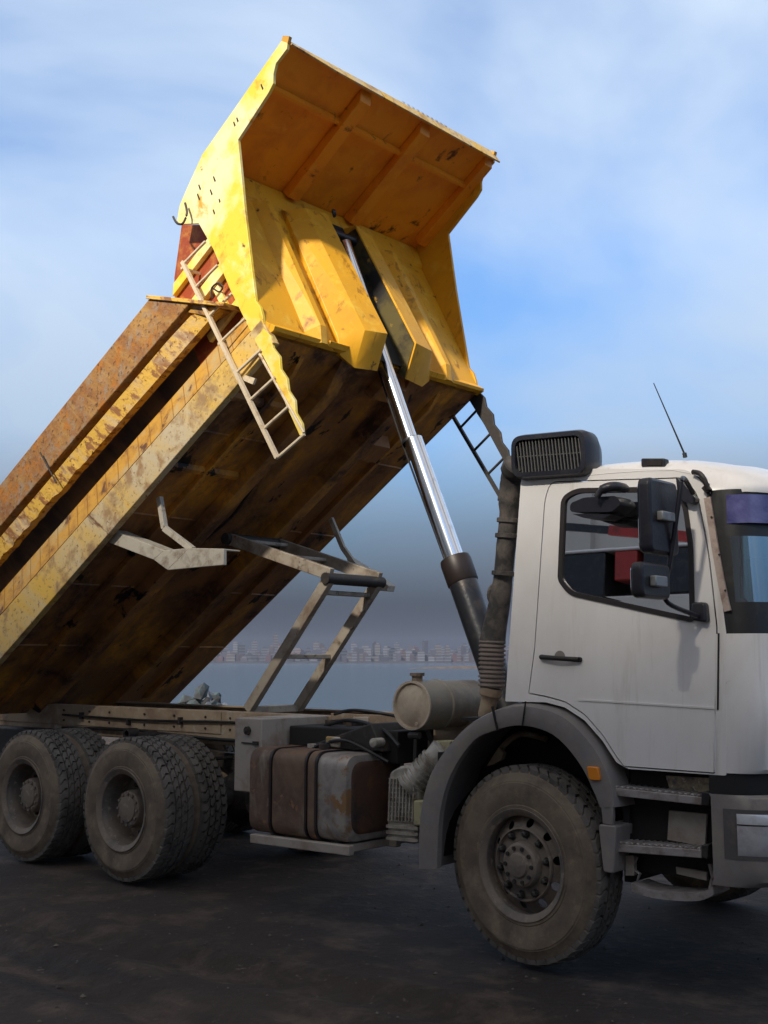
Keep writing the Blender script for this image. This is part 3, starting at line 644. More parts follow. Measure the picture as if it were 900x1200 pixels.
# front corner, front face, roof: lofted shell
KX = 3.2
def fcurve(y, z, amp=.36, x0=1.155, w=None):
    w = w or -yside(z); q = min(1, abs(y)/w); return x0+amp*(1-q**KX)**(1/KX)
def frow(z, amp, x0, ymin=None, n_=40):
    w_ = -yside(z); r = []
    for i in range(n_+1):
        a = -pi/2+pi*i/n_; y = w_*math.copysign(abs(sin(a))**.62, a); 
        if i in (0, n_): y = math.copysign(w_, a)
        r.append(Vector((fcurve(y, z, amp, x0, w_), y, z)))
    return r
def loft(zs, name, mat, parent, cols=None, off=0.0, thick=True):
    rows = [frow(z, amp, x0) for z, amp, x0 in zs]; mb = MB(); n_ = len(rows[0])
    i0, i1 = cols or (0, n_)
    vs = [p+Vector((off, 0, 0)) for r in rows for p in r[i0:i1]]; m_ = i1-i0
    mb.add(vs, [(j*m_+i, j*m_+i+1, (j+1)*m_+i+1, (j+1)*m_+i) for j in range(len(rows)-1) for i in range(m_-1)])
    return mb.obj(name, mat, parent, smooth=True)
loft([(1.10, .34, 1.155), (1.12, .37, 1.16), (1.45, .39, 1.16), (1.47, .37, 1.16), (1.775, .36, 1.165)], 'front_panel', m_white, cab)
loft([(1.775, .355, 1.166), (1.93, .345, 1.163)], 'windscreen_surround', m_black, cab)
loft([(1.93, .345, 1.163), (2.26, .32, 1.152)], 'windscreen_surround', m_black, cab, (0, 3)); loft([(1.93, .345, 1.163), (2.26, .32, 1.152)], 'windscreen_surround', m_black, cab, (38, 41))
loft([(1.93, .345, 1.163), (2.26, .32, 1.152)], 'windscreen', m_screen, cab, (2, 39))
loft([(2.26, .32, 1.152), (2.50, .30, 1.145)], 'windscreen_surround', m_black, cab)
loft([(2.325, .325, 1.155), (2.47, .315, 1.155)], 'sun_visor', m_visor, cab, (1, 40), .016)
# roof
mb = MB(); ys = [i/14 for i in range(-14, 15)]
rowsx = [(.02, 2.663, 1.152, .085), (.10, 2.662, 1.152, .10), (.25, 2.660, 1.152, .11), (.40, 2.657, 1.152, .115), (.60, 2.652, 1.153, .115), (.80, 2.642, 1.153, .11), (.95, 2.628, 1.154, .105), (1.05, 2.598, 1.155, .115), (1.12, 2.565, 1.157, .13)]
vs = []
for x, ze, w_, cr_ in rowsx:
    for q in ys:
        s_ = math.copysign(abs(q)**.6, q); vs.append((x, w_*s_, ze+cr_*(1-abs(s_)**5)**.6 if abs(s_) < 1 else ze))
for k, (amp, ze, cr_) in enumerate(((.06, 2.535, .145), (.15, 2.52, .125), (.23, 2.51, .095), (.29, 2.503, .055), (.315, 2.50, .015), (.31, 2.485, .0))):
    for q in ys:
        s_ = math.copysign(abs(q)**.6, q); w_ = 1.158; y = w_*s_; vs.append((fcurve(y, 2.5, amp, 1.15, w_), y, ze+(cr_*(1-abs(s_)**5)**.6 if abs(s_) < 1 else 0)))
m_ = len(ys); nrw = len(vs)//m_
mb.add(vs, [(j*m_+i, j*m_+i+1, (j+1)*m_+i+1, (j+1)*m_+i) for j in range(nrw-1) for i in range(m_-1)])
mb.obj('roof', m_white, cab, smooth=True)
# back wall, floor, interior
mb = MB(); mb.prism([(-.085, -1.2, 1.42), (.045, -1.15, 2.66), (.045, -.8, 2.72), (.045, .8, 2.72), (.045, 1.15, 2.66), (-.085, 1.2, 1.42)], (.03, 0, 0)); mb.obj('back_wall', m_white, cab)
mb = MB(); mb.box((-.05, -1.17, 1.42), (1.12, 1.17, 1.46)); mb.box((1.05, -1.1, 1.45), (1.36, 1.1, 1.86)); mb.box((.60, -1.17, 1.10), (1.14, 1.17, 1.14)); mb.box((.05, -1.12, 2.55), (1.05, 1.12, 2.57)); mb.obj('interior_trim', m_interior, cab, bevel=.02)
for yy in (-.6, .6):
    mb = MB(); mb.box((.2, yy-.24, 1.46), (.72, yy+.24, 1.72)); mb.prism([(.2, yy-.23, 1.7), (.33, yy-.23, 1.7), (.22, yy-.23, 2.35), (.12, yy-.23, 2.35)], (0, .46, 0)); mb.obj('seat', m_interior, cab, bevel=.04)
mb = MB(); mb.lathe([(0, .20), (.012, .215), (0, .23), (-.012, .215), (0, .20)], (.95, .6, 1.98), (-.6, 0, .8), 32); mb.tube([(1.12, .6, 1.8), (.95, .6, 1.98)], .03, 8); mb.obj('steering_wheel', m_black, cab, smooth=True)
# under-cab dark band + lower front
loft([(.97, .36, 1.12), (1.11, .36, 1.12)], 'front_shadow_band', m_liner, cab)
loft([(1.44, .375, 1.175), (1.62, .37, 1.175)], 'grille', m_black, cab, (8, 33), .01)
# bumper
bz = [(.57, .36, 1.13), (.60, .44, 1.14), (.66, .46, 1.14), (.92, .45, 1.14), (.985, .43, 1.14), (1.0, .36, 1.13)]
rows = []
for z, amp, x0 in bz:
    r = []
    for i in range(41):
        a = -pi/2+pi*i/40; y = 1.25*math.copysign(abs(sin(a))**.62, a)
        if i in (0, 40): y = math.copysign(1.25, a)
        r.append(Vector((fcurve(y, z, amp, x0, 1.25), y, z)))
    rows.append(r)
mb = MB(); mb.add([p for r in rows for p in r], [(j*41+i, j*41+i+1, (j+1)*41+i+1, (j+1)*41+i) for j in range(5) for i in range(40)])
mb.prism([(1.14, -1.25, .585), (1.14, -1.25, .995), (1.30, -1.15, .995), (1.30, -1.15, .585)], (0, .3, 0))
bum = mb.obj('bumper', m_fender, truck, smooth=True)
def cornerpt(th, z, off=0):   # point on the bumper corner near headlamp
    y = -1.25*th; return Vector((fcurve(y, z, .455+off, 1.14, 1.25), y-off*.5, z))
for sy in (1, -1):
    mb = MB(); vs = []; T_ = [.995, .985, .96, .92, .86, .8, .72, .62]
    for i, (z, w_) in enumerate(((.72, .008), (.74, .02), (.80, .024), (.855, .024), (.90, .018), (.915, .008))):
        for t_ in T_:
            p = cornerpt(t_, z, w_); vs.append((p.x, p.y*sy, p.z))
    k_ = len(T_); mb.add(vs, [(j*k_+i, j*k_+i+1, (j+1)*k_+i+1, (j+1)*k_+i) for j in range(5) for i in range(k_-1)])
    hl = mb.obj('headlight', m_lampglass, truck, smooth=True)
    mb = MB(); vs = []
    for z in (.862, .868):
        for t_ in T_:
            p = cornerpt(t_, z, .027); vs.append((p.x, p.y*sy, p.z))
    mb.add(vs, [(i, i+1, k_+i+1, k_+i) for i in range(k_-1)]); mb.obj('divider', m_black, hl)
    mb = MB(); vs = []
    for z in (.70, .935):
        for t_ in [1.0]+T_: p = cornerpt(min(t_, .9995), z, .006); vs.append((p.x, p.y*sy, p.z))
    mb.add(vs, [(i, i+1, k_+2+i, k_+1+i) for i in range(k_)]); mb.obj('housing', m_housing, hl, smooth=True)
# steps
def step(p0, p1, dy, th, name='step'):
    mb = MB(); a = S(*p0, -1.235); b_ = S(*p1, -1.235); mb.prism([a, b_, b_-Vector((0, 0, th)), a-Vector((0, 0, th))], (0, dy, 0))
    n_ = 14
    for i in range(n_):
        q = a.lerp(b_, (i+.5)/n_); mb.prism([q+Vector((-.012, .004, 0)), q+Vector((-.005, .004, .012)), q+Vector((.005, .004, .012)), q+Vector((.012, .004, 0))], (0, dy-.01, 0))
    return mb.obj(name, m_step, truck, bevel=.004)
s1 = step((717, 923), (822, 934), .26, .040); s2 = step((722, 989), (822, 996), .26, .040)
mb = MB()
for p, q, r, s_ in (((822, 928), (832, 929), (831, 945), (822, 943)), ((822, 990), (830, 990), (829, 1007), (822, 1005))): mb.prism([S(*p, -1.24), S(*q, -1.24), S(*r, -1.24), S(*s_, -1.24)], (0, .25, 0))
mb.obj('end_cap', m_black, s1, bevel=.004)
mb = MB(); pts = smoothline([S(740, 1040, -1.22), S(760, 1047, -1.225), (S(790, 1051, -1.23)), S(820, 1051, -1.225), S(836, 1044, -1.22)], 4)
for p, q in zip(pts, pts[1:]): mb.prism([p+Vector((0, 0, .02)), q+Vector((0, 0, .02)), q-Vector((0, 0, .018)), p-Vector((0, 0, .018))], (0, .18, 0))
mb.tube([S(744, 1040, -1.15), S(750, 1024, -1.15), S(742, 1018, -1.15), S(746, 1004, -1.15)], .010, 8); mb.tube([S(832, 1044, -1.15), S(836, 1028, -1.15), S(832, 1012, -1.15)], .012, 8)
mb.obj('hanging_step', m_step, truck, smooth=True)
mb = MB(); mb.box((.60, -1.10, .56), (1.14, -1.02, 1.10)); mb.obj('step_well', m_liner, truck)
mb = MB(); mb.prism([S(780, 909, -1.12), S(836, 912, -1.12), S(838, 935, -1.12), S(786, 929, -1.12)], (0, .02, 0)); mb.obj('splash_plate', m_foil, truck)
mb = MB(); mb.prism([S(784, 950, -1.13), S(828, 954, -1.13), S(826, 992, -1.13), S(782, 984, -1.13)], (0, .02, 0)); mb.prism([S(792, 1016, -1.13), S(828, 1022, -1.13), S(828, 1032, -1.13), S(793, 1024, -1.13)], (0, .02, 0)); mb.prism([S(733, 1003, -1.16), S(743, 1003, -1.16), S(743, 1026, -1.16), S(733, 1026, -1.16)], (0, .03, 0)); mb.obj('inner_panel', m_plate, truck)
# A pillar trim strip and hooked grab rail
mb = MB(); L1 = smoothline([SP(829, 583, .012), SP(838, 640, .012), SP(847, 690, .012), SP(853, 716, .012)], 4)
for p, q in zip(L1, L1[1:]): mb.beam(p, q, .035, .012, (0, 1, 0.01))
tr_ = mb.obj('pillar_trim', m_strip2, cab)
mb = MB()
for u, v in ((834, 606), (843, 650), (850, 692)): mb.lathe([(0, .006), (-.006, .005), (-.006, 0)], SP(u, v, .02), (0, 1, 0), 8)
mb.obj('screw', m_nut, cab)
mb = MB(); mb.tube(smoothline([SP(812, 553, .02), SP(820, 555, .035), SP(826, 563, .04), SP(829, 574, .03)], 4), .013, 8); mb.beam(SP(826, 570, .02), SP(831, 576, .02), .03, .03); mb.obj('grab_rail', m_seal, cab, smooth=True)
mb = MB(); q = [SP(841, 742, .004), SP(843, 742, .004), SP(842, 832, .004), SP(840, 832, .004)]
mb.prism(q, (0, .003, 0)); mb.obj('door_seam', m_gap, cab)
# marker lamp, antenna
mb = MB(); mb.prism(rounded([S(751, 537, -1.13), S(779, 537, -1.13), S(779, 547, -1.13), S(751, 547, -1.13)], .01), (0, .05, 0)); lm = mb.obj('roof_marker_lamp', m_black, cab, bevel=.006)
mb = MB(); mb.prism(rounded([S(757, 540, -1.134), S(775, 540, -1.134), S(775, 545, -1.134), S(757, 545, -1.134)], .006), (0, .01, 0)); mb.obj('lamp_lens', m_collar, lm)
mb = MB(); mb.tube([S(803, 534, -1.0), S(766, 449, -1.0)], [.006, .0028], 6); mb.tube([S(803, 536, -1.0), S(802, 531, -1.0)], .012, 8); mb.obj('antenna', m_black, cab)

# ---- mirrors
def mbox(p, x, y0, y1, z0, z1, d, name, parent):
    mb = MB(); mb.prism(rounded([(x, y0, z0), (x, y1, z0), (x, y1, z1), (x, y0, z1)], .04), (-d, 0, 0)); return mb.obj(name, m_blackpl, parent, bevel=.016)
def along(u0, v0, u1, v1, x):   # rectangle in a plane of constant x
    a = SX(u0, v0, x); b = SX(u1, v1, x); return a.y, b.y, b.z, a.z
arm = MB(); Ya = -1.50
armpts = smoothline([S(812, 578, -1.24), S(803, 562, -1.36), S(799, 562, Ya+.02), S(797, 575, Ya), S(788, 640, Ya), S(780, 686, Ya), S(779, 700, Ya+.02), S(788, 710, -1.42), S(818, 722, -1.24)], 5)
arm.tube(armpts, .012, 10); mirr = arm.obj('mirror_arm', m_blackpl, truck, smooth=True)
for (u0, v0, u1, v1, d) in ((761, 558, 797, 652, .07), (752, 657, 787, 703, .065)):
    y0, y1, z0, z1 = along(u0, v0, u1, v1, 1.10)
    sh = mbox(None, 1.10, y0, y1, z0, z1, d, 'mirror_housing', mirr)
    mb = MB(); mb.prism(rounded([(1.10-d-.002, y0+.015, z0+.02), (1.10-d-.002, y1-.015, z0+.02), (1.10-d-.002, y1-.015, z1-.02), (1.10-d-.002, y0+.015, z1-.02)], .03), (-.003, 0, 0)); mb.obj('mirror_glass', m_mirror, mirr)
mb = MB()
for u0, v0, u1, v1 in ((777, 598, 792, 612), (769, 674, 783, 688)):
    y0, y1, z0, z1 = along(u0, v0, u1, v1, 1.135); mb.box((1.10, y0, z0), (1.135, y1, z1))
mb.obj('mirror_clamp', m_grey, mirr, bevel=.006)
mb = MB(); mb.prism(rounded([SP(797, 560, .0), SP(806, 568, .0), SP(821, 586, .0), SP(817, 592, .0), SP(806, 589, .0), SP(799, 578, .0)], .015), (0, -.05, 0)); mb.prism(rounded([SP(815, 706, 0), SP(831, 706, 0), SP(833, 730, 0), SP(814, 727, 0)], .02), (0, -.05, 0)); mb.obj('mirror_mount', m_blackpl, mirr, bevel=.01)
# kerb mirror above the window
mb = MB(); mb.prism(rounded([S(668, 590, -1.36), (S(684, 583, -1.36)), S(722, 581, -1.36), S(728, 590, -1.36), S(716, 600, -1.36), S(668, 600, -1.36)], .02), (0, .16, 0))
mb.prism(rounded([S(670, 602, -1.35), S(716, 603, -1.35), S(706, 608, -1.35), S(684, 607, -1.35)], .01), (0, .14, 0))
km = mb.obj('kerb_mirror', m_blackpl, truck, bevel=.015)
mb = MB(); mb.tube(smoothline([S(699, 583, -1.40), S(706, 574, -1.39), S(720, 570, -1.36), S(734, 573, -1.24)], 4), [.018]*4*1+[.026]*4+[.026]*4+[.02], 10); mb.obj('mirror_bracket', m_blackpl, km, smooth=True)

# ---- air intake
def rr(x0, x1, z0, z1, y, r): return rounded([(x0, y, z0), (x1, y, z0), (x1, y, z1), (x0, y, z1)], r, 6)
hx0, hx1, hz0, hz1 = -.035, .455, 2.685, 2.925
def headbox():
    o1 = rr(hx0, hx1, hz0, hz1, -1.21, .07); secs = [o1, rr(hx0-.012, hx1+.015, hz0-.012, hz1+.012, -1.17, .08), rr(hx0-.01, hx1+.012, hz0-.012, hz1+.014, -1.08, .09), rr(hx0, hx1-.03, hz0, hz1-.005, -.98, .10), rr(hx0+.03, hx1-.12, hz0+.01, hz1-.04, -.90, .08)]
    inner = rr(hx0+.026, hx1-.026, hz0+.026, hz1-.026, -1.212, .05); deep = rr(hx0+.03, hx1-.03, hz0+.03, hz1-.03, -1.17, .05)
    secs = [deep, inner]+secs; n_ = len(o1); mb = MB()
    for s_ in secs:
        for p in s_: p.z -= .05*(p.x-hx0)
    mb.add([p for s_ in secs for p in s_], [(j*n_+i, j*n_+(i+1) % n_, (j+1)*n_+(i+1) % n_, (j+1)*n_+i) for j in range(len(secs)-1) for i in range(n_)]+[tuple(range(n_)), tuple((len(secs)-1)*n_+i for i in range(n_))])
    return mb
intake = headbox().obj('air_intake', m_blackpl, truck, smooth=True)
mb = MB()
for i in range(20):
    x = hx0+.038+i*(hx1-hx0-.076)/19; e = .012 if i in (0, 19) else 0; dz = .05*(x-hx0); mb.beam((x+.010, -1.195, hz0+.024+e-dz), (x-.010, -1.195, hz1-.024-e-dz), 0.006, .008, (0, 1, 0))
mb.beam((hx0+.02, -1.188, (hz0+hz1)/2), (hx1-.02, -1.188, (hz0+hz1)/2-.025), .008, .004)
mb.obj('grille', m_louvre, intake)
mb = MB()
ducta = smoothline([S(606, 545, -1.02), S(600, 562, -.98), S(597, 600, -.96), S(593, 640, -.95), S(588, 690, -.93), S(580, 735, -.92), S(577, 752, -.92)], 5)
nn_ = len(ducta); mb.tube(ducta, [.085 if i < 4 else (.07 if i < 10 else (.058+.002*(i % 5 == 0)) if i < 20 else .062+(.022*(i-20)/(nn_-20))) for i in range(nn_)], 16)
for k, (u, v) in enumerate(((597, 585), (596, 610), (594, 628), (590, 672))): p = S(u, v, -.955); mb.lathe([(-.015, .06), (-.012, .072), (.012, .072), (.015, .06)], p, (.1, 0, 1), 16)
du = mb.obj('intake_duct', m_duct, intake, smooth=True)
mb = MB(); mb.tube(smoothline([S(590, 682, -.93), S(577, 688, -.95), S(574, 700, -.95), S(582, 712, -.93)], 4), .018, 8); mb.obj('clamp_bracket', m_duct, intake, smooth=True)
mb = MB(); c0 = S(577, 750, -.92); c1 = S(576, 806, -.92); Lb = (c1-c0).length; prof = []
for i in range(11):
    prof += [(i*Lb/11, .070), (i*Lb/11+Lb*.02, .082), (i*Lb/11+Lb*.05, .082), (i*Lb/11+Lb*.07, .070)]
mb.lathe(prof+[(Lb, .068)], c0, c1-c0, 24); mb.obj('bellows', m_bellows, intake, smooth=True)
mb = MB(); mb.tube(smoothline([c1, S(573, 822, -.92), S(569, 842, -.90), S(566, 858, -.7)], 5), [.068]*4+[.05]*6+[.045]*6, 14); mb.obj('intake_pipe', m_frame, intake, smooth=True)

# ---- drum (air reservoir) lying across the chassis
dc = Vector((-1.04, -.90, 1.36)); mb = MB(); R_ = .155
mb.lathe([(0, R_-.01), (.004, R_), (.02, R_), (.22, R_), (.23, R_+.008), (.245, R_+.008), (.255, R_), (.62, R_), (.64, R_-.01), (.66, R_-.06), (.66, 0)], dc, (0, 1, 0), 48)
drum = mb.obj('air_tank', m_drum, truck, smooth=True)
mb = MB(); mb.lathe([(.002, R_), (-.012, R_), (-.012, R_-.014), (.008, R_-.018), (-.01, R_*.6), (-.018, 0)], dc, (0, 1, 0), 48); mb.lathe([(-.012, .014), (-.02, .012), (-.02, 0)], dc+Vector((.05, -.004, -.115)), (0, 1, 0), 10); mb.obj('tank_end', m_drumend, drum, smooth=True)
mb = MB(); mb.tube([dc+Vector((0, .05, R_-.01)), dc+Vector((0, .05, R_+.03))], .035, 16); mb.tube([dc+Vector((0, .05, R_+.03)), dc+Vector((0, .05, R_+.05))], .048, 16); mb.obj('filler_cap', m_tankrust, drum, smooth=True)
mb = MB(); mb.tube([S(487, 866, -.88), S(486, 894, -.88)], .012, 8); mb.tube([S(480, 862, -.88), S(492, 862, -.88)], .022, 8); mb.beam((-1.04, -.7, 1.22), (-1.04, -.7, 1.05), .1, .04); mb.obj('drain_pipe', m_darkst, drum, smooth=True)
mb = MB(); mb.prism([S(497, 868, -.55), S(530, 868, -.55), S(530, 892, -.55), S(497, 892, -.55)], (0, .05, 0)); mb.obj('mounting_plate', m_plate, truck)
# finned compressor / gearbox
mb = MB(); g0 = -1.13
gx = lambda u, v: S(u, v, -.98)
mb.prism(rounded([gx(456, 905), gx(470, 897), gx(488, 898), gx(490, 925), gx(486, 990), gx(453, 984)], .03), (0, .26, 0))
comp = mb.obj('finned_air_dryer', m_cast, truck, bevel=.015)
mb = MB()
for i in range(8): u = 458+i*4; mb.beam(S(u, 912, -.99), S(u-2, 962, -.99), .010, .02, (0, 1, 0))
for i in range(10): v = 912+i*5.5; mb.beam(S(456, v, -.986), S(488, v+2, -.986), .006, .012, (0, 1, 0))
for i in range(3): v = 968+i*7; mb.beam(S(453, v, -.99), S(490, v+3, -.99), .02, .012, (0, 1, 0))
mb.obj('fin', m_cast, comp)
mb = MB(); a = S(478, 925, -.95); b_ = S(520, 880, -.86); Ln = (b_-a).length; prof = [(0, .05), (.01, .09)]
for i in range(7): prof += [(.03+i*.035, .095), (.03+i*.035+.012, .095), (.03+i*.035+.013, .083), (.03+i*.035+.034, .083)]
mb.lathe(prof+[(Ln, .09), (Ln, 0)], a, b_-a, 28); mb.obj('filter_canister', m_cast, comp, smooth=True)
mb = MB(); mb.prism([S(484, 938, -1.0), S(498, 938, -1.0), S(498, 968, -1.0), S(484, 968, -1.0)], (0, .15, 0)); mb.prism([S(508, 868, -.8), S(528, 868, -.8), S(524, 884, -.8), S(507, 882, -.8)], (0, .1, 0)); mb.obj('valve_block', worn('yellowed_casting', (0.42, 0.40, 0.24), [((0.3, 0.27, 0.2), 9, .45, .6, None)], .6), comp, bevel=.01)

mb = MB(); mb.tube(smoothline([(-5.6, -.455, 1.15), (-4.4, -.46, 1.14), (-3.2, -.455, 1.16), (-2.6, -.46, 1.12)], 6), .010, 8); mb.tube(smoothline([(-5.6, -.45, 1.03), (-4.6, -.47, 1.05), (-3.4, -.455, 1.02), (-2.4, -.46, 1.04)], 6), .014, 8)
mb.tube(smoothline([(-2.1, -.5, 1.26), (-1.8, -.62, 1.30), (-1.5, -.55, 1.27), (-1.25, -.6, 1.22)], 6), .012, 8); mb.tube(smoothline([(-2.0, -.7, 1.19), (-1.7, -.78, 1.24), (-1.35, -.85, 1.2), (-1.15, -.9, 1.1)], 6), .014, 8); mb.tube(smoothline([(-1.9, -.9, 1.07), (-1.6, -.98, 1.12), (-1.45, -.98, 1.10), (-1.2, -.95, 1.0)], 6), .012, 8)
mb.obj('hose', m_black, truck, smooth=True)
mb = MB(); mb.tube(smoothline([(-1.04, -.75, 1.20), (-1.0, -.72, 1.08), (-.85, -.75, 1.0), (-.75, -.85, .98)], 6), .014, 8); mb.tube(smoothline([(-.95, -.9, .74), (-.8, -1.0, .62), (-.72, -.9, .55), (-.6, -.8, .6)], 6), .016, 8); mb.obj('hose', m_duct, truck, smooth=True)
mb = MB()
for x in (-2.05, -1.85, -1.5): mb.box((x-.03, -.62, 1.19), (x+.03, -.5, 1.225)); 
for x, z in ((-5.3, 1.15), (-4.6, 1.12), (-3.9, 1.15), (-3.0, 1.08)): mb.box((x-.012, -.475, z-.03), (x+.012, -.438, z+.03))
mb.obj('hose_clip', m_darkst, truck)
mb = MB(); mb.box((-1.9, -.98, 1.055), (-1.84, -.80, 1.085)); mb.lathe([(0, .05), (.05, .05), (.06, .03), (.06, 0)], (-1.55, -.9, 1.07), (0, 0, 1), 16); mb.lathe([(0, .03), (-.09, .03), (-.10, 0)], (-1.28, -.92, 1.12), (0, 1, 0), 14); mb.obj('valve', m_cast, truck, bevel=.004)
# ---- fuel tank
def tsec(x, e=0.0): return rounded([(x, -1.21-e, .50-e), (x, -.62+e, .50-e), (x, -.62+e, 1.055+e), (x, -1.21-e, 1.055+e)], .10, 7)
def extr(xs, name, mat, parent, caps=True, bevel=.0):
    secs = [tsec(x, e) for x, e in xs]; n_ = len(secs[0]); mb = MB()
    mb.add([p for s_ in secs for p in s_], [(j*n_+i, j*n_+(i+1) % n_, (j+1)*n_+(i+1) % n_, (j+1)*n_+i) for j in range(len(secs)-1) for i in range(n_)]+[tuple(range(n_)), tuple((len(secs)-1)*n_+i for i in range(n_))])
    return mb.obj(name, mat, parent, smooth=True)
tank = extr([(-1.60, -.004), (-1.36, -.004), (-1.335, -.012), (-1.328, -.04)], 'fuel_tank', m_tank, truck)
extr([(-2.225, -.03), (-2.215, .0), (-2.19, .004), (-2.03, .004), (-2.02, -.006), (-2.0, -.006), (-1.99, .003), (-1.70, .003), (-1.69, -.004), (-1.665, -.004), (-1.655, .006), (-1.60, .006), (-1.595, 0)], 'tank_cover', m_tankrust, tank)
for x in (-2.01, -1.678, -1.585): extr([(x-.008, -.01), (x-.008, .008), (x+.008, .008), (x+.008, -.01)], 'tank_strap', m_seal, tank)
mb = MB(); mb.tube([(-1.75, -.95, 1.04), (-1.75, -.95, 1.09)], .05, 16); mb.obj('filler_cap', m_darkst, tank, smooth=True)
extr([(-1.3295, -.05), (-1.322, -.06), (-1.322, -.09)], 'tank_end', worn('shaded_rusty_tank_end', (0.09, 0.045, 0.03), [((0.20, 0.08, 0.03), 6, .5, .7, None), ((0.03, 0.025, 0.025), 4, .45, .65, None)], .7), tank)  # shade on the front end put into the dark colour, with rust
mb = MB(); a = S(296, 982, -1.20); b_ = S(412, 997, -1.20); mb.beam(a, b_, .05, .06); mb.beam(a+Vector((0, .45, 0)), b_+Vector((0, .45, 0)), .05, .06)
for t_ in (.15, .9): p = a.lerp(b_, t_); mb.beam(p, p+Vector((0, .75, .0)), .06, .05)
mb.obj('tank_support', m_plate, truck, bevel=.006)
# bracket box behind tank, battery tray etc
mb = MB(); mb.prism([(-2.50, -1.10, .74), (-2.225, -1.10, .74), (-2.225, -1.10, 1.245), (-2.50, -1.10, 1.245)], (0, .66, 0)); bx = mb.obj('bracket_box', m_plate, truck, bevel=.008)
mb = MB(); mb.lathe([(0, .03), (-.02, .028), (-.02, .012), (-.035, .01), (-.035, 0)], (-2.36, -1.10, 1.16), (0, 1, 0), 12); mb.beam((-2.42, -1.106, 1.075), (-2.26, -1.106, 1.075), .006, .008); mb.box((-2.30, -1.115, 1.065), (-2.25, -1.10, 1.09)); mb.obj('bolt', m_darkst, bx)
mb = MB(); mb.box((-2.2, -.86, .98), (-1.2, -.48, 1.19)); mb.obj('battery_box', m_liner, truck, bevel=.01)
mb = MB(); mb.prism([(-1.95, -.95, 1.06), (-1.35, -.95, 1.24), (-1.30, -.95, 1.16), (-1.25, -.95, 1.06)], (0, .35, 0)); mb.obj('battery_cover', m_darkst, truck, bevel=.01)
mb = MB(); mb.box((-1.75, -.96, 1.07), (-1.62, -.93, 1.14)); mb.obj('valve', m_bracket, truck, bevel=.01)
mb = MB(); mb.prism([S(413, 840, -.46), S(431, 840, -.46), S(431, 859, -.46), S(413, 859, -.46)], (0, .04, 0)); mb.obj('junction_box', m_plate, truck, bevel=.008)
mb = MB()
for k in range(4): 
    pts = [S(330+k*14, 890-k*2, -1.0), S(352+k*12, 878-k*3, -.95), S(380+k*9, 880, -.9), S(400+k*8, 884, -.85)]; mb.tube(smoothline(pts, 4), .012, 6)
mb.obj('hose', m_black, truck, smooth=True)

# ---- tipping body
YB = 1.25; AE = 5.05      # length to the rear
def bprism(pts, y0, y1, mb): mb.prism([bp(a, y0, n) for a, n in pts], (0, y1-y0, 0))
mb = MB()
bprism([(.02, 0), (.02, .03), (AE, .03), (AE, 0)], -1.2, 1.2, mb)
body = mb.obj('dump_body', m_under, truck)
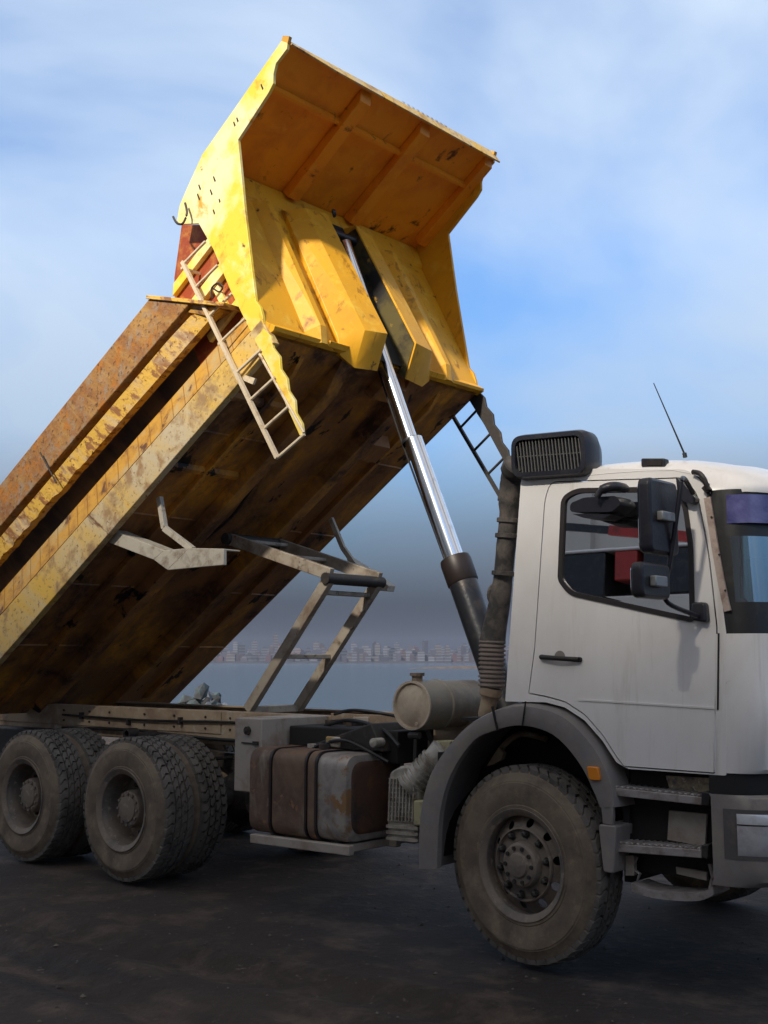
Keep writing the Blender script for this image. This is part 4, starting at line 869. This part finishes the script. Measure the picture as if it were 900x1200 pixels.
# longitudinal beams, cross bearers under the floor
mb = MB()
for y0, y1 in ((-.46, -.34), (.34, .46)): bprism([(.02, .0), (.35, -.12), (AE-.2, -.12), (AE-.1, 0)], y0, y1, mb)
for sy in (-1, 1):
    ya, yb = sorted((sy*.78, sy*.82)); bprism([(.15, .0), (.3, -.05), (AE-.3, -.05), (AE-.2, 0)], ya, yb, mb)
mb.obj('floor_beam', m_under, body, bevel=.004)
mb = MB()
for a0 in (.62, 1.42): bprism([(a0, .0), (a0+.02, -.04), (a0+.06, -.04), (a0+.08, 0)], -1.18, -.47, mb)
for (a0, a1, y0, y1) in ((.10, .32, .02, .30), (.72, .98, .48, .70)): bprism([(a0, 0), (a0+.04, -.10), (a1-.02, -.10), (a1, 0)], y0, y1, mb)
mb.obj('cross_bearer', m_under, body, bevel=.004)
for sy in (-1, 1):
    f = lambda pts, y0, y1, mbx: bprism(pts, sy*y0, sy*y1, mbx)
    mb = MB(); sb = (-.147, -.055) if sy < 0 else (.0, .02); f([(.02, sb[0]+.03), (.02, .115), (AE, .31), (AE, sb[1])], 1.20, 1.262, mb); sl = mb.obj('sill_rail', m_sill if sy < 0 else m_under, body, bevel=.006)  # far sill gets the dark underside colour in place of shade
    mb = MB(); # sloping notched ledge
    A_ = []
    na = 60
    vs = []
    for i in range(na+1):
        a = .03+i*(AE-.03)/na; nl = .118+.039*a; nu = .348+.046*a; vs += [bp(a, sy*1.262, nl), bp(a, sy*1.17, nu), bp(a, sy*1.05, nu), bp(a, sy*1.05, nl)]
    mb.add(vs, [(i*4+j, i*4+(j+1) % 4, (i+1)*4+(j+1) % 4, (i+1)*4+j) for i in range(na) for j in range(4)]+[(0, 1, 2, 3), tuple(na*4+j for j in (3, 2, 1, 0))])
    lg = mb.obj('ledge', m_ledge, body)
    mb = MB()
    for i in range(30):
        a = .35+i*.155+.05*noise.noise(Vector((i*1.7, 5, 0))); q = .006*noise.noise(Vector((i*3.1, 0, 0)))
        nl = .118+.039*a; nu = .348+.046*a; mb.add([bp(a, sy*1.265, nl), bp(a+.007, sy*1.265, nl), bp(a+.03+q, sy*1.173, nu), bp(a+.022+q, sy*1.173, nu)], [(0, 1, 2, 3)])
    mb.obj('weld_seam', m_ledgeline, lg)
    # recessed wall
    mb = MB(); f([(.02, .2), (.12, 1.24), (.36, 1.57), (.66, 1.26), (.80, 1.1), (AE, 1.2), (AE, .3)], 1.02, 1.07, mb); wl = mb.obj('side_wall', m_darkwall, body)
    mb = MB(); f([(.10, .42), (.13, 1.30), (.37, 1.56), (.66, 1.26), (.76, 1.08), (.80, .42)], 1.112, 1.116, mb); mb.obj('primer_panel', m_redprime, body)
    mb = MB()
    f([(.14, 1.10), (.14, 1.18), (.66, 1.18), (.72, 1.10)], 1.117, 1.16, mb); f([(.14, .80), (.14, .90), (.80, .90), (.80, .80)], 1.117, 1.17, mb); f([(.14, .48), (.14, .55), (.60, .55), (.60, .48)], 1.117, 1.15, mb)
    f([(.30, .55), (.30, .80), (.36, .80), (.36, .55)], 1.118, 1.15, mb)
    mb.obj('panel_bar', m_strip, body, bevel=.004)
    # upper rail: outer face, groove, lower face
    mb = MB(); cut = lambda n: .24+(n-.44)*.82
    vs = []; rg2 = random.Random(4)
    f([(cut(.72), .72), (cut(1.12)+.02, 1.105), (AE, 1.275), (AE, .965)], 1.18, 1.325, mb)
    up_ = mb.obj('upper_rail', m_rustrail, body, bevel=.008)
    # lower face with dented bottom edge
    mb = MB(); na = 110; vs = []
    for i in range(na+1):
        a0 = i/na; a = cut(.46)+a0*(AE-cut(.46)); d = 0
        if a > 2.0: d = .020*noise.noise(Vector((a*4.5, sy, 0)))+.012*noise.noise(Vector((a*14, sy, 3)))
        if a > 2.0: d *= min(1, (a-2.0)/.3)
        lean = d*1.2; at = max(a, cut(.83)) if i == 0 else a
        top_a = a+(.30 if a < .5 else 0)*0
        n0 = .483+.059*a+d; n1 = .655+.052*a
        sh_ = .29*max(0, 1-(a-cut(.46))/.6)
        vs += [bp(a, sy*(1.265+lean), n0), bp(a+sh_, sy*1.285, n1), bp(a+sh_, sy*1.22, n1), bp(a, sy*(1.19), n0+.01)]
    mb.add(vs, [(i*4+j, i*4+(j+1) % 4, (i+1)*4+(j+1) % 4, (i+1)*4+j) for i in range(na) for j in range(4)]+[(0, 1, 2, 3), tuple(na*4+j for j in (3, 2, 1, 0))])
    mb.obj('lower_rail_face', m_rustyel, up_)
    mb = MB(); f([(.18, .42), (.80, 1.13), (.825, 1.115), (.205, .405)], 1.10, 1.345, mb); mb.obj('rail_end_strip', m_rustyel, up_, bevel=.003)
    mb = MB(); f([(.30, .50), (.76, 1.05), (.82, 1.05), (.42, .54)], 1.06, 1.29, mb); mb.obj('rail_end_cap', m_ledge, up_)
# rod sticking up on the near rail
mb = MB(); mb.tube([S(47, 530, -1.36), S(66, 566, -1.36)], .006, 6); mb.obj('bent_rod', m_darkst, body)

# side plates (bright yellow return of the headboard)
SPN = [(-1.27, 1.635), (-1.24, 1.60), (-1.11, 1.605), (-1.05, 1.56), (-1.01, 1.50), (-.94, 1.48), (-.53, 1.445), (-.3, .95), (-.01, .27), (-.02, .20), (.0, .12),
       (.035, .04), (.015, -.06), (.045, -.14), (.03, -.24), (.07, -.32), (.06, -.42), (.095, -.50), (.085, -.60), (.125, -.68), (.12, -.78), (.155, -.86), (.18, -.84),
       (.15, -.26), (.15, .12), (.14, .55), (.11, .94), (.12, 1.24), (.31, 1.44), (.20, 1.54), (.08, 1.585), (-.2, 1.675), (-.69, 1.685), (-1.24, 1.70)]
for sy in (-1, 1):
    i_t = [i for i, q in enumerate(SPN) if q[1] < .02]; tongue = [SPN[i_t[0]-1]]+[SPN[i] for i in i_t]+[(.15, .04)]
    mb = MB(); bprism([q for q in SPN if q[1] >= .02], sy*1.262, sy*1.235, mb); spo = mb.obj('side_plate', m_strip if sy < 0 else m_yellow, body, bevel=.003)
    mb = MB(); bprism(tongue, sy*1.2625, sy*1.236, mb); mb.obj('serrated_strip', m_strip if sy < 0 else m_darkst, spo, bevel=.003)  # far strip coloured dark to stand for its shaded side
    if sy < 0:
        mb = MB()
        for (a, n, l_) in ((-.62, 1.60, .04), (-.58, 1.60, .04), (-.93, 1.60, .05), (-.2, 1.42, .05), (-.12, 1.36, .05), (-.05, 1.50, .05), (.0, 1.45, .06), (-.15, 1.22, .03), (-.06, 1.20, .04)):
            mb.add([bp(a, -1.2645, n), bp(a+.012, -1.2645, n), bp(a+.02, -1.2645, n-l_), bp(a+.005, -1.2645, n-l_)], [(0, 1, 2, 3)])
        mb.obj('torn_slot', m_gap, spo)
# headboard plate
mb = MB(); HB = [(-.16, 1.62), (.02, .0), (.06, .0), (-.12, 1.62)]
bprism(HB, -1.232, 1.232, mb); hb = mb.obj('headboard', m_yellow, body)
# slight bent bottom flange of headboard
mb = MB()
for y0, y1, pr in ((-1.235, -.68, .06), (-.68, -.42, .10), (.42, .68, .10), (.68, 1.235, .03)):
    bprism([(.018, .10), (-.02-pr*.3, .0), (-.01, -.02), (.03, -.01)], y0, y1, mb)
mb.obj('bottom_flange', m_yellow, body, bevel=.003)
# side webs between side plate and headboard
# ribs
for sy in (-1, 1):
    y0, y1 = sorted((sy*.66, sy*.72))
    def hbx(n): return .02-.18*n/1.62
    mb = MB(); vs = []
    for n, pr, ws in ((1.42, .01, .02), (1.36, .075, .05), (.10, .10, .05), (-.02, .05, .06)):
        c_ = sy*.74
        vs += [bp(hbx(n), c_-.11, n), bp(hbx(n)-pr, c_-.03, n), bp(hbx(n)-pr, c_+.03, n), bp(hbx(n), c_+.15, n)]
    mb.add(vs, [(i*4+j, i*4+j+1, (i+1)*4+j+1, (i+1)*4+j) for i in range(3) for j in range(3)]+[(0, 1, 2, 3), (15, 14, 13, 12)])
    mb.obj('headboard_rib', m_yellow, body)
    # centre beams beside the ram
    mb = MB(); e0, e1 = sy*.17, sy*.40
    pf = [(-.30, 1.36), (-.22, .06), (.02, -.11), (.06, -.02), (-.10, 1.50)]
    pts0 = [bp(a, e0, n) for a, n in pf]; pb = [(-.30, 1.30), (-.13, .12), (.01, -.05), (.06, -.02), (-.10, 1.50)]
    mid = [bp(a+.03, e1, n) for a, n in pf]; outb = [bp(a, e1+sy*.13, n) for a, n in [(-.17, 1.38), (-.03, .10), (.03, -.03), (.06, .0), (-.10, 1.5)]]
    secs = [pts0, mid, outb]; vs = [p for s_ in secs for p in s_]
    mb.add(vs, [(j*5+i, j*5+(i+1) % 5, (j+1)*5+(i+1) % 5, (j+1)*5+i) for j in range(2) for i in range(5)]+[(0, 1, 2, 3, 4), (14, 13, 12, 11, 10)])
    mb.obj('ram_guard_beam', m_yellow, body, bevel=.003)
    mb = MB(); mb.prism([bp(a, e0, n) for a, n in [(-.285, 1.33), (-.205, .07), (.03, -.10), (.06, .0), (-.08, 1.4)]], (0, -sy*.006, 0)); mb.obj('shaded_greasy_web', m_web, body)
mb = MB(); mb.box((0, 0, 0), (1, 1, 1), lambda x, y, z: bp(-.005-.175*z, -.164+.328*y, .0+1.45*z)-Vector((.0, 0, 0))+Vector((.012*x, 0, 0))); mb.obj('channel_back', m_liner, body)  # near-black plate stands in for the shade deep in the channel
# horizontal fold at top of headboard
mb = MB(); bprism([(-.12, 1.38), (-.16, 1.41), (-.20, 1.60), (-.16, 1.60)], -1.23, 1.23, mb); mb.obj('headboard_fold', m_yellow, body)
# upper ram mount
mb = MB(); mb.box((0, 0, 0), (1, 1, 1), lambda x, y, z: bp(-.20+.10*x, -.16+.32*y, 1.26+.10*z)); mb.obj('ram_mount', m_darkst, body, bevel=.01)
mb = MB(); mb.tube([bp(-.22, -.16, 1.24), bp(-.22, .16, 1.24)], .035, 12); mb.lathe([(0, .035), (-.02, .03), (-.02, 0)], bp(-.41, -.30, 1.18), (-.5, -.6, -.2), 12); mb.obj('ram_pin', m_black, body, smooth=True)
# canopy
mb = MB(); bprism([(-.12, 1.615), (-1.27, 1.625), (-1.27, 1.645), (-.12, 1.635)], -1.235, 1.235, mb); cp = mb.obj('canopy', m_canopy, body)
mb = MB()
for yc in (-.40, .32): bprism([(-.20, 1.614), (-.22, 1.52), (-1.18, 1.55), (-1.24, 1.62)], yc-.06, yc+.06, mb)
bprism([(-.28, 1.614), (-.28, 1.53), (-1.20, 1.56), (-1.24, 1.62)], 1.13, 1.235, mb)
mb.obj('canopy_rib', m_canopy, body, bevel=.003)
mb = MB(); bprism([(-.91, 1.617), (-.92, 1.57), (-.95, 1.57), (-.96, 1.617)], -1.235, 1.235, mb); mb.obj('canopy_stiffener', m_canopy, body)
mb = MB(); mb.add([bp(-1.272, -1.235, 1.645), bp(-1.272, 1.26, 1.70), bp(-1.272, 1.26, 1.56), bp(-1.272, -.80, 1.575), bp(-1.272, -1.235, 1.62)]+[bp(-1.285, -1.235, 1.645), bp(-1.285, 1.26, 1.70), bp(-1.285, 1.26, 1.56), bp(-1.285, -.80, 1.575), bp(-1.285, -1.235, 1.62)], [(0, 1, 2, 3, 4), (9, 8, 7, 6, 5)]+[(i, (i+1) % 5, (i+1) % 5+5, i+5) for i in range(5)])
mb.obj('front_lip', m_sill, body)
mb = MB(); bprism([(-1.27, 1.63), (-1.31, 1.66), (-1.27, 1.72), (-1.24, 1.70)], 1.225, 1.262, mb); bprism([(-1.27, 1.63), (-1.31, 1.66), (-1.27, 1.72), (-1.24, 1.70)], -1.262, -1.235, mb); mb.obj('corner_tab', m_ledge, body)
# faded blue-white lettering patch on the upper face of lip: left unreadable in the photo
mb = MB()
for i in range(10): y = .02+i*.06; mb.prism([bp(-1.2865, y, 1.695-.0), bp(-1.2865, y+.035, 1.697), bp(-1.2865, y+.03, 1.675), bp(-1.2865, y+.005, 1.673)], (.001, 0, .0004))
mb.obj('worn_marking', worn('faded_blue_paint', (.25, .33, .55), [], .6), body)

mb = MB()
for a in (1.05, 2.05, 3.0, 3.9):
    for y0, y1 in ((-1.19, -.85), (-.76, -.48), (.48, .76), (.85, 1.19)): mb.beam(bp(a, y0, -.002), bp(a, y1, -.002), .016, .010, (1, 0, 0))
wb = mb.obj('weld_bead', m_under, body)
mb = MB(); mb.tube(smoothline([bp(.5, -.30, -.04), bp(1.4, -.28, -.05), bp(1.9, -.22, -.06), bp(2.6, -.29, -.04), bp(4.6, -.3, -.04)], 6), .013, 8); mb.obj('pipe_run', m_darkst, body, smooth=True)
# ladders
for sy in (-1, 1):
    y = sy*1.30; mb = MB()
    mb.beam(bp(.385, y, 1.08), bp(.40, y, -.86), .028, .028, (0, 1, 0))
    for n in (-.86, -.60, -.335, -.07, .24, .50, .80, 1.06):
        mb.tube([bp(.392, y, n), bp(.135, sy*1.27, n-.01)], .0115, 8)
    mb.tube([bp(.13, sy*1.275, -.86), bp(.16, sy*1.275, -.1)], .010, 8)
    for n in (1.05, .25): mb.beam(bp(.42, y, n), bp(.42, sy*1.12, n), .02, .02)
    ld = mb.obj('ladder', m_cream if sy < 0 else m_darkst, body, smooth=False)  # far ladder's shaded look is put into a dark colour
mb = MB(); mb.prism([bp(.45, -1.26, .02), bp(.49, -1.26, .02), bp(.34, -1.26, -.22), bp(.30, -1.26, -.20)], (0, .02, 0)); mb.prism([bp(.12, -1.0, -.62), bp(.22, -1.0, -.62), bp(.22, -1.0, -.9), bp(.10, -1.0, -.84)], (0, .03, 0)) if False else None
mb.obj('ladder_stay', m_cream, body)
# hooks and chain on the near corner
mb = MB(); mb.tube(smoothline([S(217, 238, -1.30), S(219, 250, -1.32), S(214, 262, -1.33), S(207, 261, -1.31), S(203, 254, -1.30)], 5), .009, 8); mb.tube(smoothline([S(249, 350, -1.37), S(248, 338, -1.37), S(255, 332, -1.37), S(261, 336, -1.37), S(257, 342, -1.37), S(250, 338, -1.37)], 5), .007, 6); mb.obj('hook', m_darkst, body, smooth=True)

# side brackets under the sill (bent channels with struts)
for sy, pts, st in ((-1, [(128, 620), (192, 645), (222, 642), (262, 643)], [(187, 583), (193, 619), (226, 644)]), (1, None, None)):
    if sy < 0:
        mb = MB(); P_ = [S(u, v, -1.18) for u, v in pts]
        low = [S(u, v, -1.18) for u, v in ((128, 636), (180, 656), (196, 668), (262, 662))]
        for i in range(3): mb.prism([P_[i], P_[i+1], low[i+1], low[i]], (0, .03, 0)); mb.prism([P_[i]+Vector((0, .03, 0)), P_[i+1]+Vector((0, .03, 0)), P_[i+1]+Vector((.0, .03, -.012)), P_[i]+Vector((0, .03, -.012))], (0, .13, 0))
        br = mb.obj('side_bracket', m_bracket, body, bevel=.004)
        Q = [S(u, v, -1.10) for u, v in st]; mb = MB()
        for i in range(2): mb.beam(Q[i], Q[i+1], .045, .035, (0, 1, 0))
        mb.obj('bracket_strut', m_bracket, body)
        Nn = [(p.x, p.z) for p in P_]; Nl = [(p.x, p.z) for p in low]; Q1 = [(p.x, p.z) for p in Q]
    else:
        YF = .88; pts = [(405, 652), (424, 664), (455, 686), (453, 693), (440, 692), (416, 680)]
        mb = MB(); mb.prism([S(u, v, YF) for u, v in pts], (0, .10, 0)); mb.obj('side_bracket', m_bracket, body, bevel=.006)
        Q = [S(u, v, YF-.03) for u, v in [(388, 608), (402, 642), (432, 684)]]; mb = MB()
        for i in range(2): mb.beam(Q[i], Q[i+1], .045, .03, (0, 1, 0))
        mb.obj('bracket_strut', m_bracket, body)

# ---- stabiliser frame between chassis and body
YS = .28
k1, k0 = S(386, 678, -YS), S(291, 836, -YS); k0.z = 1.25
mb = MB()
for sy in (-1, 1): mb.beam((k0.x, sy*YS, k0.z), (k1.x, sy*YS, k1.z), .10, .05, (0, 1, 0)) if 0 else mb.beam((k0.x, sy*YS, k0.z), (k1.x, sy*YS, k1.z), .085, .06, (0, 1, 0))
for t_, th in ((.0, .06), (.42, .035), (.90, .035)):
    p = k0.lerp(k1, t_); mb.beam((p.x, -YS, p.z), (p.x, YS, p.z), .06, th)
stab = mb.obj('stabiliser_frame', m_dusty, truck, bevel=.006)
pv = S(270, 632, -YS); mb = MB(); mb2 = MB()
for sy in (-1, 1): mb.beam((k1.x+.02, sy*YS, k1.z+.03), (pv.x, sy*YS, pv.z), .095, .05, (0, 1, 0))
for t_ in (.05, .5, .9): p = k1.lerp(pv, t_); mb.beam((p.x, -YS, p.z+.02), (p.x, YS, p.z+.02), .04, .03)
mb.obj('stabiliser_link', m_dusty, stab, bevel=.006)
mb = MB(); mb.tube([(k1.x, -YS-.05, k1.z), (k1.x, YS+.05, k1.z)], .045, 14)
mb.tube([(pv.x, -YS-.06, pv.z), (pv.x, YS+.06, pv.z)], .05, 14); mb.obj('hinge_pin', m_darkst, stab, smooth=True)

# ---- hoist ram
top_ = bp(-.30, 0, 1.22); P0 = S(576, 800, 0); 
P0 = Vector((-1.03, 0, 1.15)); ax = None
A1, A2, A3 = S(533, 655, 0), S(482, 517, 0), S(404, 285, 0)
axd = (A1-A3).normalized(); base = A1+axd*((A1.z-1.12)/-axd.z)
mb = MB(); mb.lathe([(0, .0), (0, .102), ((base-A1).length, .106)], base, A1-base, 40)
ram = mb.obj('hoist_ram', m_ramdark, truck, smooth=True)
mb = MB(); mb.lathe([(-.20, .106), (-.19, .114), (-.03, .116), (0, .110), (.003, .068)], A1, A3-A1, 40); mb.obj('ram_collar', m_collar, ram, smooth=True)
mb = MB(); mb.lathe([(0, .071), ((A2-A1).length, .071), ((A2-A1).length+.001, .050)], A1, A3-A1, 40); mb.lathe([(-.001, .055), (0, .054), ((A3-A2).length, .052), ((A3-A2).length, 0)], A2, A3-A2, 40); mb.obj('chrome_stage', m_chrome, ram, smooth=True)
mb = MB(); mb.lathe([(-.012, .073), (.0, .075), (.012, .073), (.014, .052)], A2, A3-A2, 40); mb.obj('stage_ring', m_black, ram, smooth=True)
off = Vector((-.074, -.012, -.02)); mb = MB(); mb.tube([A1+off, A2+off, A3+off*.9], .008, 8); mb.obj('ram_side_tube', m_liner, ram, smooth=True)  # thin near-black tube drawn along the left of the chrome stages
mb = MB(); mb.box((base.x-.16, -.33, 1.10), (base.x+.16, .33, 1.22)); mb.obj('ram_cradle', m_darkst, truck, bevel=.01)

# ---- give every separate piece of these parts an object of its own
PIECES = {'canopy_rib', 'inner_panel', 'bottom_flange', 'cross_bearer', 'floor_beam', 'mirror_mount', 'panel_bar', 'reinforcing_plate', 'mirror_clamp', 'wheel_nut', 'corner_tab', 'hose', 'hook', 'bolt', 'screw', 'step_well', 'tank_support', 'torn_slot', 'axle', 'valve_block', 'worn_marking', 'hinge_pin', 'torque_rod', 'seam', 'drain_pipe', 'hose_clip', 'weld_bead', 'valve', 'end_cap', 'ram_pin', 'side_bracket_', 'leaf_spring', 'kerb_mirror_', 'mud_flap', 'tank_strap'}
def pieces(me):
    par = list(range(len(me.vertices)))
    def find(a):
        while par[a] != a: par[a] = par[par[a]]; a = par[a]
        return a
    for e in me.edges:
        a, b_ = find(e.vertices[0]), find(e.vertices[1])
        if a != b_: par[a] = b_
    g_ = {}
    for p in me.polygons: g_.setdefault(find(p.vertices[0]), []).append(p)
    return list(g_.values())
cache = {}
for o in list(COL.objects):
    if o.type != 'MESH' or o.name.split('.')[0] not in PIECES: continue
    if o.data.name not in cache:
        res = []
        for grp in pieces(o.data):
            ids = {}; vs = []; fs2 = []
            for p in grp:
                for v in p.vertices:
                    if v not in ids: ids[v] = len(vs); vs.append(tuple(o.data.vertices[v].co))
                fs2.append(tuple(ids[v] for v in p.vertices))
            m2 = bpy.data.meshes.new(o.name.split('.')[0]); m2.from_pydata(vs, [], fs2); m2.update()
            for mm in o.data.materials: m2.materials.append(mm)
            sm = grp[0].use_smooth
            for p in m2.polygons: p.use_smooth = sm
            if sm: m2.set_sharp_from_angle(angle=radians(38))
            res.append(m2)
        cache[o.data.name] = res
    res = cache[o.data.name]
    if len(res) < 2: continue
    for m2 in res[1:]:
        c_ = o.copy(); c_.data = m2; COL.objects.link(c_); c_.parent = o.parent
    o.data = res[0]

# ================================================================== HAZE
mb = MB(); c_ = [cf(-3800, -500, WATER-6), cf(3800, -500, WATER-6), cf(3800, 4600, WATER-6), cf(-3800, 4600, WATER-6)]
mb.prism(c_, (0, 0, 90-(WATER-6)))
m, t, b = newmat('haze'); t.nodes.remove(b); pvn = t.nodes.new('ShaderNodeVolumePrincipled'); pvn.inputs['Density'].default_value = 0.00011
pvn.inputs['Color'].default_value = (0.42, 0.47, 0.60, 1); pvn.inputs['Anisotropy'].default_value = 0.0
t.links.new(pvn.outputs[0], t.nodes['Material Output'].inputs['Volume'])
hz = mb.obj('haze', m); tag(hz, 'thin evening haze over the bay', 'haze', kind='stuff')
